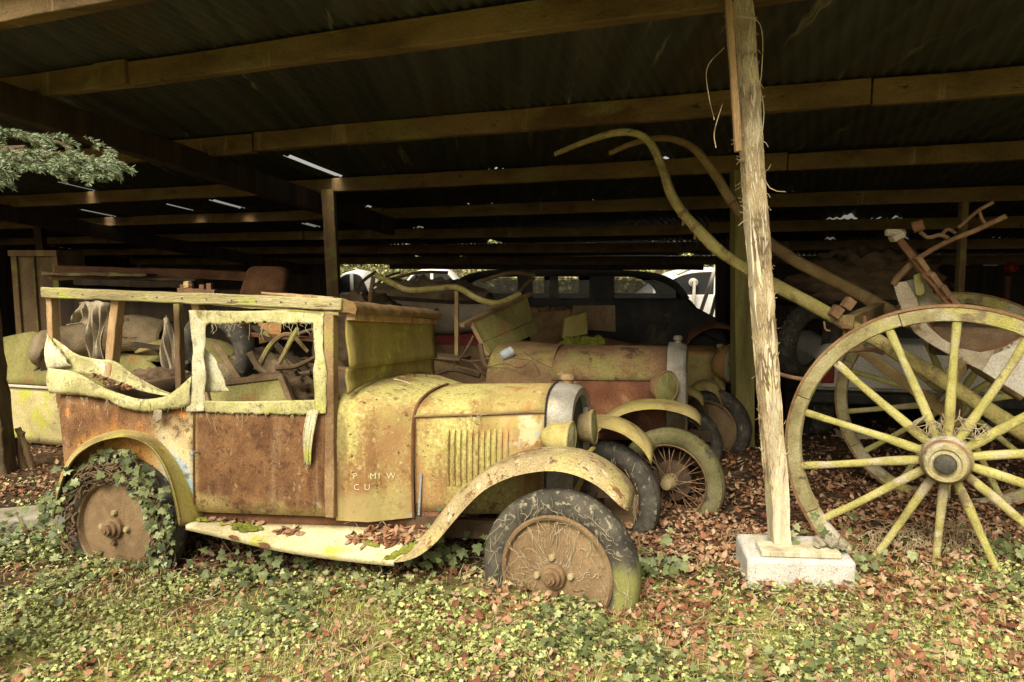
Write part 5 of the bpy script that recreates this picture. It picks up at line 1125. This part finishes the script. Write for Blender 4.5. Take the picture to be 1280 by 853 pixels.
m = MB(); m.box(onplane(1215, 425, OFF+.3), (.4, .35, .16), Matrix.Rotation(yawc, 3, 'Z')); m.build('seat', m_seat, cart, bevel=.03)
# dry grass wisps in the hub spokes
m = MB(); rr = random.Random(4)
for i in range(26):
    a_ = rr.uniform(.9, 2.4); p = hub+Vector((0, 0, 0))+(-axd)*rr.uniform(.02, .08)+(fdir*-math.cos(a_)*-1+Vector((0, 0, math.sin(a_))))*rr.uniform(.1, .2)
    m.tube(cr([p+Vector((rr.uniform(-.05, .05), rr.uniform(-.03, .03), rr.uniform(-.04, .05))) for _ in range(4)], 10), .0018, 4)
tag(m.build('creeper', m_root), 'dry creeper stems caught between the spokes above the hub of the near cart wheel', 'creeper')

# =============================== white car tail behind the cart, loose wheel
w0 = aty(1120, 470, 5.9); wc = empty('white_car', (w0.x, w0.y, 0), math.radians(-12), 'dirty white car tail with a red lamp behind the yellow cart wheels', 'car')
m = MB(); m.prism([(-.62, 0, .42), (-.62, 0, .80), (-.55, 0, .88), (.85, 0, .9), (1.0, 0, .80), (1.0, 0, .42)], (0, 2.6, 0)); m.build('body', m_white_dirty, wc, bevel=.05)
m = MB(); m.prism([(-.5, .5, .88), (-.35, .7, 1.22), (.75, .7, 1.22), (.9, .5, .88)], (0, 1.3, 0)); m.build('cabin', m_black, wc, bevel=.06)
m = MB(); m.box((.19, -.05, .44), (1.75, .12, .10)); m.build('bumper', m_black, wc, bevel=.02)
m = MB(); m.box((.19, -.06, .515), (1.7, .05, .018)); m.build('bumper_strip', m_silver, wc, bevel=.004)
m_rl = M('red_lamp_glass', [(.16, .012, .008), (.24, .018, .012), (.20, .02, .012)], 4, rough=.25, spec=.5)
for x in (-.55, .92):
    m = MB(); m.box((x, -.008, .66), (.14, .03, .22)); m.build('tail_lamp', m_rl, wc, bevel=.01)
for x in (-.5, .88):
    for y in (.5, 2.1): m = MB(); m.lathe([(.001, -.09), (.28, -.09), (.30, -.05), (.30, .05), (.28, .09), (.001, .09)], (x, y, .29), 'x', 28); m.build('wheel', m_tyre, wc)
p = aty(1012, 428, 6.0); m = tyre_mb(.33, .14, .2, 40); tag(m.build('spare_tyre', m_tyre, loc=(p.x, p.y, p.z), rot=(.1, 0, .5)), 'dark old tyre hanging behind the front post of the shed', 'tyre')
quadthing([(1052, 541), (1100, 543), (1100, 549), (1053, 549)], 5.0, .10, 'short_board', m_stone, 'short grey board lying on the earth under the cart', 'board')
# two wheels' worth of dark junk at the far right
for k, (px, py, Y, sx, sz, mt, lb) in enumerate(((1240, 385, 7.2, 1.1, .5, m_dark_wood, 'dark crate in the shade at the far right behind the cart'), (1010, 380, 7.6, .8, .6, m_dark_wood, 'dark crate in the shade behind the front post'), )):
    p = aty(px, py, Y); o = empty('crate', (p.x, p.y, 0), .2, lb, 'crate'); m = MB(); m.box((0, 0, (p.z)/2), (sx, .6, p.z)); m.build('carcass', mt, o, bevel=.01)
    m = MB(); 
    for j in range(4): m.box((0, -.31, p.z*(j+.5)/4), (sx+.02, .025, p.z/4-.03))
    m.build('slats', mt, o, bevel=.004)
p = aty(1264, 335, 8.6); m = MB(); m.lathe([(.001, -.06), (.05, -.05), (.07, -.02), (.072, .02), (.001, .03)], (0, 0, 0), 'y', 24); o = m.build('red_lamp', m_rl, loc=p); tag(o, 'round red lamp glass in the dark at the far right edge', 'lamp')
m = MB(); m.beam((0, .05, -p.z), (0, .05, -.1), .05, .05, up=(0, 1, 0)); m.build('stand', m_dark_rust, o)
# ------------------------------------------------------------------ plants and litter
def leaf_object(name, mat, pos, size, shape, tilt, curl, rnd, label=None, cat=None, kind=None, group=None, up=None, yaw=None, parent=None):
    """pos (n,3); shape: outline list (x,y) with the stalk at the origin, fan from its middle"""
    n = len(pos); out = np.array(shape); k = len(out); cen = np.array([[0, .42]])
    base = np.vstack([cen, out]); z = curl[:, None]*(base[None, :, 0]**2)*1.2+(curl*.6)[:, None]*((base[None, :, 1]-.4)**2)
    L = np.zeros((n, k+1, 3)); L[:, :, 0] = base[:, 0]; L[:, :, 1] = base[:, 1]-.45; L[:, :, 2] = z
    L *= size[:, None, None]
    def rot(a, ax):
        c, s = np.cos(a), np.sin(a); R = np.zeros((n, 3, 3)); i, j = [(1, 2), (0, 2), (0, 1)][ax]; R[:, ax, ax] = 1; R[:, i, i] = c; R[:, j, j] = c; R[:, i, j] = -s; R[:, j, i] = s; return R
    yaw = np.random.uniform(0, 2*np.pi, n) if yaw is None else yaw
    R = rot(yaw, 2) @ rot(tilt, 0) @ rot(np.random.normal(0, .35, n), 1)
    if up is not None: R = up @ R
    V = (R @ L.transpose(0, 2, 1)).transpose(0, 2, 1)+pos[:, None, :]
    V = V.reshape(-1, 3); b = (np.arange(n)*(k+1))[:, None]
    tri = np.array([(0, i+1, (i+1) % k+1) for i in range(k)]); F = (b[:, :, None]+tri[None]).reshape(-1, 3)
    me = bpy.data.meshes.new(name); me.vertices.add(len(V)); me.vertices.foreach_set('co', V.ravel().astype(np.float32))
    me.loops.add(F.size); me.loops.foreach_set('vertex_index', F.ravel().astype(np.int32)); me.polygons.add(len(F)); me.polygons.foreach_set('loop_start', np.arange(0, F.size, 3, dtype=np.int32)); me.polygons.foreach_set('loop_total', np.full(len(F), 3, np.int32)); me.update(calc_edges=True); me.validate()
    at_ = me.attributes.new('rnd', 'FLOAT', 'POINT'); at_.data.foreach_set('value', np.repeat(rnd, k+1).astype(np.float32))
    me.materials.append(mat); me.shade_smooth(); o = bpy.data.objects.new(name, me); COL.objects.link(o)
    if parent: o.parent = parent
    return tag(o, label, cat, group, kind)
IVY = [(0, 0), (.2, -.12), (.48, .05), (.34, .26), (.52, .52), (.22, .58), (0, 1), (-.22, .58), (-.52, .52), (-.34, .26), (-.48, .05), (-.2, -.12)]
CLOVER = [(0, .02), (.16, .10), (.40, .02), (.55, .22), (.42, .42), (.22, .44), (.34, .66), (.22, .92), (0, .96), (-.22, .92), (-.34, .66), (-.22, .44), (-.42, .42), (-.55, .22), (-.40, .02), (-.16, .10)]
MAPLE = [(0, -.05), (.22, .0), (.50, -.02), (.40, .22), (.62, .44), (.32, .52), (.30, .80), (.10, .72), (0, 1.05), (-.16, .70), (-.38, .74), (-.30, .46), (-.58, .36), (-.36, .16), (-.40, -.06), (-.16, .02)]
ROUND = [(0, 0), (.3, .08), (.48, .4), (.36, .76), (.1, .9), (-.1, .9), (-.36, .76), (-.48, .4), (-.3, .08)]
BEECH = [(0, -.1), (.16, .08), (.30, .35), (.28, .62), (.12, .9), (0, 1.08), (-.12, .9), (-.28, .62), (-.30, .35), (-.16, .08)]
GZ = np.vectorize(gz)
rng = np.random.default_rng(5)
def frontline(x): return 3.05+np.where(x < .3, -.27*(x-.3), .10*(x-.3))      # where the planted edge meets the shed floor
def scatter(n, fun, xr=(-5.2, 5.2), yr=(1.75, 7.2)):
    out = []; tot = 0
    while tot < n:
        x = rng.uniform(*xr, 40000); y = rng.uniform(*yr, 40000); y = yr[0]+(y-yr[0])*rng.uniform(0, 1, 40000)**.7
        k = (np.abs(x) < y*.78+.75) & (rng.uniform(0, 1, 40000) < fun(x, y)); out.append(np.c_[x[k], y[k]]); tot += k.sum()
    P = np.vstack(out)[:n]; return P
def nz(x, y, s, o=0): return np.array([mnoise.noise((a_*s, b_*s, o)) for a_, b_ in zip(x, y)])
def ivyden(x, y):
    e = frontline(x)-y; d = 1/(1+np.exp(-e/.16)); clump = np.clip(.40+1.9*nz(x, y, 2.6, 1)+.8*nz(x, y, 6, 3), 0.04, 1)
    under = (x > -2.5) & (x < .5) & (y > 3.6-.27*(x+2.0)-.0)
    right = np.where(x > .55, .62, 1)
    near_left = np.where(x < -2.2, np.where(y < 5.0, 1, 0), 0)
    return np.clip(np.maximum(d*clump*right, near_left*clump*.9)*np.where(under, .15, 1), 0, 1)
n = 23000; P = scatter(n, ivyden); z = GZ(P[:, 0], P[:, 1])
leaf_object('ivy_ground_cover', m_ivy, np.c_[P, z+rng.uniform(.004, .045, n)], rng.uniform(.010, .023, n), CLOVER, rng.normal(0, .6, n), rng.uniform(-.9, .5, n), np.clip(rng.normal(.52, .27, n), 0, 1), kind='stuff', label='small pale green leaves carpeting the ground in front of the cars', cat='ground cover')
n = 17500; P = scatter(n, lambda x, y: ivyden(x, y)**.8); z = GZ(P[:, 0], P[:, 1])
leaf_object('creeping_herbs', m_ivy, np.c_[P, z+rng.uniform(.004, .04, n)], rng.uniform(.008, .020, n), ROUND, rng.normal(0, .65, n), rng.uniform(-.8, .5, n), np.clip(rng.normal(.62, .25, n), 0, 1), kind='stuff', label='tiny round yellow green leaves mixed through the ground cover', cat='ground cover')
n = 2300; P = scatter(n, lambda x, y: ivyden(x, y)*np.clip(.0+1.5*nz(x, y, 1.5, 8)+np.where(x < -2.0, .5, 0)+np.clip((y-3.0)*1.2, 0, .6), 0, 1)); z = GZ(P[:, 0], P[:, 1])
leaf_object('ivy_ground_cover', m_ivy_dark, np.c_[P, z+rng.uniform(.02, .075, n)], rng.uniform(.020, .042, n), IVY, rng.normal(0, .45, n), rng.uniform(-.5, .3, n), rng.uniform(0, 1, n), kind='stuff', label='dark lobed ivy leaves spread over the ground cover', cat='ground cover')
def fallden(x, y):
    e = y-frontline(x); shedf = np.clip(.22+.63/(1+np.exp(-e/.12)), 0, 1)*np.where(x < -.2, .5, 1)*np.where(y > 5, .6, 1); return np.clip(shedf*(.45+.9*nz(x, y, 2.2, 3)), .04, 1)
n = 5400; P = scatter(n, lambda x, y: np.where(y < frontline(x), 1, .5)*np.clip(.35+1.4*nz(x, y, 2.4, 14), .05, 1)*np.clip(.55+.25*x, .2, 1)); z = GZ(P[:, 0], P[:, 1])
leaf_object('fallen_leaves', m_fallen, np.c_[P, z+rng.uniform(.008, .034, n)], rng.uniform(.014, .046, n), MAPLE, rng.normal(0, .5, n), rng.uniform(-1.8, 1.2, n), rng.uniform(0, 1, n), kind='stuff', label='ragged brown leaves lying among the green ground cover', cat='leaf litter')
n = 23000; P = scatter(n, fallden); z = GZ(P[:, 0], P[:, 1]); fr = P[:, 1] < frontline(P[:, 0])
leaf_object('fallen_leaves', m_fallen, np.c_[P, z+rng.uniform(.004, .03, n)+.01*fr], rng.uniform(.010, .044, n), BEECH, rng.normal(0, .5, n), rng.uniform(-2.2, 2.4, n), rng.uniform(0, 1, n), kind='stuff', label='dry brown fallen leaves littering the shed floor and the grass edge', cat='leaf litter')
# grass blades
def grassden(x, y): e = frontline(x)-.25-y; return np.clip((1/(1+np.exp(-e/.2)))*np.clip(.40+1.8*nz(x, y, 1.8, 20), .12, 1), 0, 1)
BL = [(-.03, 0), (.03, 0), (.025, .5), (0, 1.0), (-.025, .5)]
n = 52000; P = scatter(n, grassden); z = GZ(P[:, 0], P[:, 1])
leaf_object('grass', m_grass, np.c_[P, z+.012], rng.uniform(.025, .065, n), BL, rng.uniform(.1, 1.5, n), rng.uniform(-.6, .6, n), rng.uniform(0, 1, n), kind='stuff', label='short yellow green grass blades at the front edge of the picture', cat='grass')
# dry stalks
m = MB(); r_ = random.Random(8)
for i in range(420):
    x = r_.uniform(-3.2, 3); y = r_.uniform(2.3, 3.9)
    if abs(x) > y*.75: continue
    a_ = r_.uniform(0, 6.3); L_ = r_.uniform(.05, .16); zz = gz(x, y)
    m.tube([(x, y, zz+.012), (x+L_*.5*math.cos(a_), y+L_*.5*math.sin(a_), zz+.03+r_.uniform(0, .03)), (x+L_*math.cos(a_), y+L_*math.sin(a_), zz+.012)], .0016, 4)
for i in range(120):
    c = atz(1140+r_.uniform(-60, 80), 690+r_.uniform(-12, 18), .1); a_ = r_.uniform(0, 6.3); L_ = r_.uniform(.05, .14); zz = gz(c.x, c.y)
    m.tube(cr([(c.x, c.y, zz), (c.x+L_*.3*math.cos(a_), c.y+L_*.3*math.sin(a_), zz+L_*.8), (c.x+L_*math.cos(a_), c.y+L_*math.sin(a_), zz+L_*r_.uniform(.2, 1))], 7), .0016, 4)
for i in range(170):                                   # trailing stems between the leaves
    x = r_.uniform(-3.2, 2.6); y = r_.uniform(2.3, 3.9)
    if abs(x) > y*.75: continue
    a_ = r_.uniform(0, 6.3); pts = []
    for k in range(r_.randint(6, 12)):
        pts.append((x, y, gz(x, y)+.014+r_.uniform(0, .022))); a_ += r_.uniform(-.6, .6); x += .04*math.cos(a_); y += .04*math.sin(a_)
    m.tube(cr(pts, len(pts)*2), r_.uniform(.0012, .0026), 4)
tag(m.build('dry_stalks', m_stem), 'thin dry stalks strewn over the ground', 'stalks', kind='stuff')
# ivy round the near rear wheel
wv = empty('ivy', F1.W((hr[0], -.70, 0)), 0, 'ivy with green leaves and tangled stems grown round the rear wheel of the foreground car', 'ivy')
WO = wv.location.copy(); r_ = random.Random(12); m = MB(); leafp = []
for i in range(110):
    a_ = r_.uniform(-.5, math.pi+.5); r0 = r_.uniform(.24, .36); pts = []; sg = r_.choice((-1, 1))
    for k in range(r_.randint(5, 10)):
        o_ = -.075-r_.random()*.03 if r0 < .35 else -.03-r_.random()*.05
        pts.append(Vector(F1.W((hr[0]+r0*math.cos(a_), -.62+o_, hr[2]+r0*math.sin(a_))))-WO); a_ += sg*r_.uniform(.02, .14); r0 = min(.39, max(.23, r0+r_.uniform(-.025, .025)))
    m.tube(cr(pts, 18), r_.uniform(.002, .006), 5)
m.build('stems', m_seat, wv)
pos, sz = [], []
def put(a_, r0, dy=0): pos.append(Vector(F1.W((hr[0]+r0*math.cos(a_), -.705-abs(r_.gauss(0, .02))+dy, hr[2]+r0*math.sin(a_))))-WO)
for i in range(125):
    a_ = r_.gauss(.55, .5); put(a_, r_.uniform(.23, .40))
for i in range(55):
    a_ = r_.gauss(2.8, .28); put(a_, r_.uniform(.30, .46))
for i in range(70):
    a_ = r_.uniform(-.9, .25); put(a_, r_.uniform(.24, .38))
for i in range(60): put(r_.uniform(1.2, 2.4), r_.uniform(.33, .40), .05)
pos = np.array([tuple(p) for p in pos]); n = len(pos)
upm = np.array(Matrix.Rotation(math.radians(62), 3, 'X')); upm = np.repeat(upm[None], n, 0)
leaf_object('leaves', m_ivy_dark, pos, rng.uniform(.022, .05, n), IVY, rng.normal(0, .5, n), rng.uniform(-.6, .4, n), np.clip(rng.uniform(-.1, 1, n), 0, 1), up=upm, parent=wv)
# ivy plant in front of the block
def plant(name, c, label, n, rx, ry, rz_, mat, s0, s1, shape, seed):
    o = empty(name, c, 0, label, 'ivy'); r = np.random.default_rng(seed); m = MB()
    P = np.c_[r.normal(0, rx, n), r.normal(0, ry, n), np.abs(r.normal(0, rz_, n))+.02]
    for p in P[::4]: m.tube([(p[0]*.4, p[1]*.4+.02, 0), (p[0]*.8, p[1]*.8, p[2]*.7), tuple(p)], .002, 4)
    m.build('stems', m_seat, o); u = np.repeat(np.array(Matrix.Rotation(.7, 3, 'X'))[None], n, 0)
    leaf_object('leaves', mat, P, r.uniform(s0, s1, n), shape, r.normal(0, .5, n), r.uniform(-.5, .4, n), np.clip(r.normal(.5, .3, n), 0, 1), up=u, parent=o)
for px, py, lab, n, a_, b_, c_ in ((1010, 740, 'ivy plant growing up the front of the concrete block', 90, .12, .05, .10), (1050, 742, 'ivy plant at the right front corner of the concrete block', 60, .08, .05, .06), (330, 715, 'low ivy tuft in the shade under the step of the foreground car', 90, .25, .08, .07), (560, 728, 'low ivy tuft behind the front wheel of the foreground car', 70, .14, .08, .07), (815, 742, 'low ivy tuft in front of the front tyre of the foreground car', 60, .09, .05, .07), (40, 668, 'ivy growing round the long grey stone at the left', 110, .3, .12, .08), (1262, 735, 'low leafy tuft by the cart wheel at the right edge', 50, .08, .06, .05)):
    p = atz(px, py, .04); plant('ivy', (p.x, p.y, gz(p.x, p.y)), lab, n, a_, b_, c_, m_ivy_dark, .025, .055, IVY, px)
# brown leaves gathered on the car
def pile(F, pxs, y0, y1, n, label, seed, zf, name='leaf_heap', s=(.025, .055), hh=.03):
    r = np.random.default_rng(seed); pts = []
    for i in range(n):
        px = r.uniform(*pxs); yy = r.uniform(y0, y1); q = zf(px, yy); pts.append(tuple(F.W((q[0], q[1], q[2]+r.uniform(.005, hh)))))
    pts = np.array(pts); return leaf_object(name, m_fallen, pts, r.uniform(*s, n), BEECH, r.normal(0, .5, n), r.uniform(-1.5, 1.5, n), r.uniform(0, 1, n), label=label, cat='leaves')
def on_board(px, f_):
    i = (px-232)/(548-232); a_ = o_pts[int(np.clip(i*.92*23, 0, 23))]; b_ = i_pts[int(np.clip(i*23, 0, 23))]; return lerp(a_, b_, f_)
pile(F1, (478, 552), .35, .98, 150, 'heap of brown leaves at the front end of the running board', 1, on_board)
pile(F1, (255, 330), .72, .99, 60, 'brown leaves along the door sill on the rear end of the running board', 2, on_board, hh=.015)
pile(F1, (365, 400), .45, .75, 26, 'few dark dry leaves in the middle of the running board', 3, on_board, hh=.012)
pile(F1, (112, 165), 0, 1, 90, 'brown leaves caught in the fold of the torn hood cloth', 4, lambda px, f_: C(px, np.interp(px, [112, 140, 165], [468, 480, 488])+f_*7-3, -.625-.02*f_), s=(.02, .035), hh=.01)
pile(F1, (490, 520), 0, 1, 26, 'dry leaf crumbs lying on the scuttle of the foreground car', 5, lambda px, f_: (C(px, 474, -.2)[0], -.25+.3*f_, C(px, 474, -.2)[2]-.0), s=(.01, .02), hh=.012)
for px, py, lb in ((528, 640, 'single red brown leaf hanging at the foot of the bonnet seam'),):
    p = F1.W(C(px, py, -.52)); leaf_object('fallen_leaf', m_fallen, np.array([tuple(p)]), np.array([.06]), BEECH, np.array([1.2]), np.array([1.0]), np.array([.98]), label=lb, cat='leaf')
# ------------------------------------------------------------------ conifer, trunk just outside the picture on the left
T0 = Vector((-2.15, 2.35, 0)); tr = empty('conifer_tree', T0, 0, 'conifer with one grey green branch reaching into the picture at the upper left', 'tree')
m = MB(); m.tube([(0, 0, -.1), (.02, 0, 1.2), (-.01, .02, 2.6), (0, 0, 4.6)], [.13, .11, .09, .04], 14); m.build('trunk', m_bark, tr)
nP, nS, nU, nR = [], [], [], []; bm_ = MB(); r_ = random.Random(21)
def spray(p, d, L, lvl=0):
    """a drooping twig with side twigs and needles"""
    P = [Vector(p)]; d = Vector(d).normalized(); st = max(4, int(L/.025))
    for k in range(st):
        d = (d+Vector((r_.uniform(-.06, .06), r_.uniform(-.06, .06), -.03-.02*lvl+r_.uniform(-.05, .05)))).normalized(); P.append(P[-1]+d*L/st)
    bm_.tube(P, list(np.linspace(.006 if lvl == 0 else .0022, .001, len(P))), 5)
    sd_ = d.cross(Vector((0, 0, 1))).normalized()
    for k in range(1, len(P)):
        t_ = (P[k]-P[k-1]).normalized()
        if lvl < 2 and k > (1 if lvl else 2):
            for s_g in (-1, 1):
                if r_.random() < (.8 if lvl == 0 else .45): spray(P[k], t_*.8+sd_*s_g*r_.uniform(.5, 1)+Vector((0, 0, r_.uniform(-.35, .15))), L*(.42 if lvl == 0 else .4)*(1.15-.75*k/len(P)), lvl+1)
        for q in range(11 if lvl else 6):
            a_ = r_.uniform(0, 6.28); nrm = (sd_*math.cos(a_)+Vector((0, 0, 1))*math.sin(a_)*.7); nd = (t_*.75+nrm).normalized(); nP.append(tuple(P[k]-t_*r_.random()*L/st)); nU.append(nd); nS.append(r_.uniform(.011, .018)); nR.append(r_.random()*.6+.4*(lvl > 0)*r_.random())
def to_(px, py, Y): return aty(px*1.08, py-16, Y)-T0
spray(to_(-60, 200, 2.3), to_(100, 190, 2.15)-to_(-60, 200, 2.3), .30); spray(to_(20, 205, 2.22), to_(180, 178, 2.1)-to_(20, 205, 2.22), .36)
spray(to_(-60, 215, 2.25), to_(60, 225, 2.05)-to_(-60, 215, 2.25), .26); spray(to_(-30, 190, 2.3), to_(80, 165, 2.4)-to_(-30, 190, 2.3), .24); spray(to_(10, 215, 2.2), to_(110, 215, 2.0)-to_(10, 215, 2.2), .22); spray(to_(-50, 235, 2.2), to_(20, 240, 2.1)-to_(-50, 235, 2.2), .16)
for k in range(9):
    x_ = -40+k*17+r_.uniform(-6, 6); y_ = 200+r_.uniform(-14, 10)-k*1.2; Y_ = 2.2+r_.uniform(-.12, .12); spray(to_(x_, y_, Y_), to_(x_+45, y_+r_.uniform(14, 34), Y_-.08)-to_(x_, y_, Y_), r_.uniform(.12, .2), 1 if k % 3 else 0)
spray(to_(-60, 190, 2.35), to_(40, 150, 2.35)-to_(-60, 190, 2.35), .2)
bm_.tube(cr([(0, 0, to_(0, 205, 2.3).z-.05), to_(-120, 208, 2.32), to_(-40, 205, 2.3), to_(30, 200, 2.25)], 16), list(np.linspace(.022, .006, 16)), 7)
bm_.build('limb', m_bark, tr)
n = len(nP); Vn = []; Fn = []
for p, d, s_z in zip(nP, nU, nS):
    p = Vector(p); d = d.normalized(); sd_ = d.orthogonal().normalized()*s_z*.065; b = len(Vn); Vn += [tuple(p-sd_), tuple(p+sd_), tuple(p+d*s_z*.6+sd_*.8), tuple(p+d*s_z), tuple(p+d*s_z*.6-sd_*.8)]; Fn.append((b, b+1, b+2, b+3, b+4))
me = bpy.data.meshes.new('needles'); me.from_pydata(Vn, [], Fn); at_ = me.attributes.new('rnd', 'FLOAT', 'POINT'); at_.data.foreach_set('value', np.repeat(nR, 5).astype(np.float32)); me.materials.append(m_needle)
o = bpy.data.objects.new('needles', me); COL.objects.link(o); o.parent = tr
print('needles', n)
# hedge far behind in daylight
for px, Y, hw, lb in ((470, 21, 3.5, 'light green hedge outside beyond the left opening at the back of the shed'), (820, 22, 5, 'light green hedge outside beyond the black saloon')):
    p = aty(px, 330, Y); hd = empty('hedge', (p.x, Y, 0), 0, lb, 'hedge'); n = 11000
    pos = np.c_[rng.uniform(-hw, hw, n), rng.normal(0, .5, n), rng.uniform(0, 1, n)**.8*2.6]
    leaf_object('foliage', m_ivy, pos, rng.uniform(.05, .10, n), ROUND, rng.normal(.6, .7, n), rng.uniform(-.5, .5, n), np.clip(rng.normal(.65, .25, n), 0, 1), parent=hd)
    m = MB()
    for k in range(8): m.tube([(-hw+2*hw*(k+.5)/8, 0, 0), (-hw+2*hw*(k+.5)/8+.1, 0, 2.2)], .03, 6)
    m.build('stems', m_bark, hd)
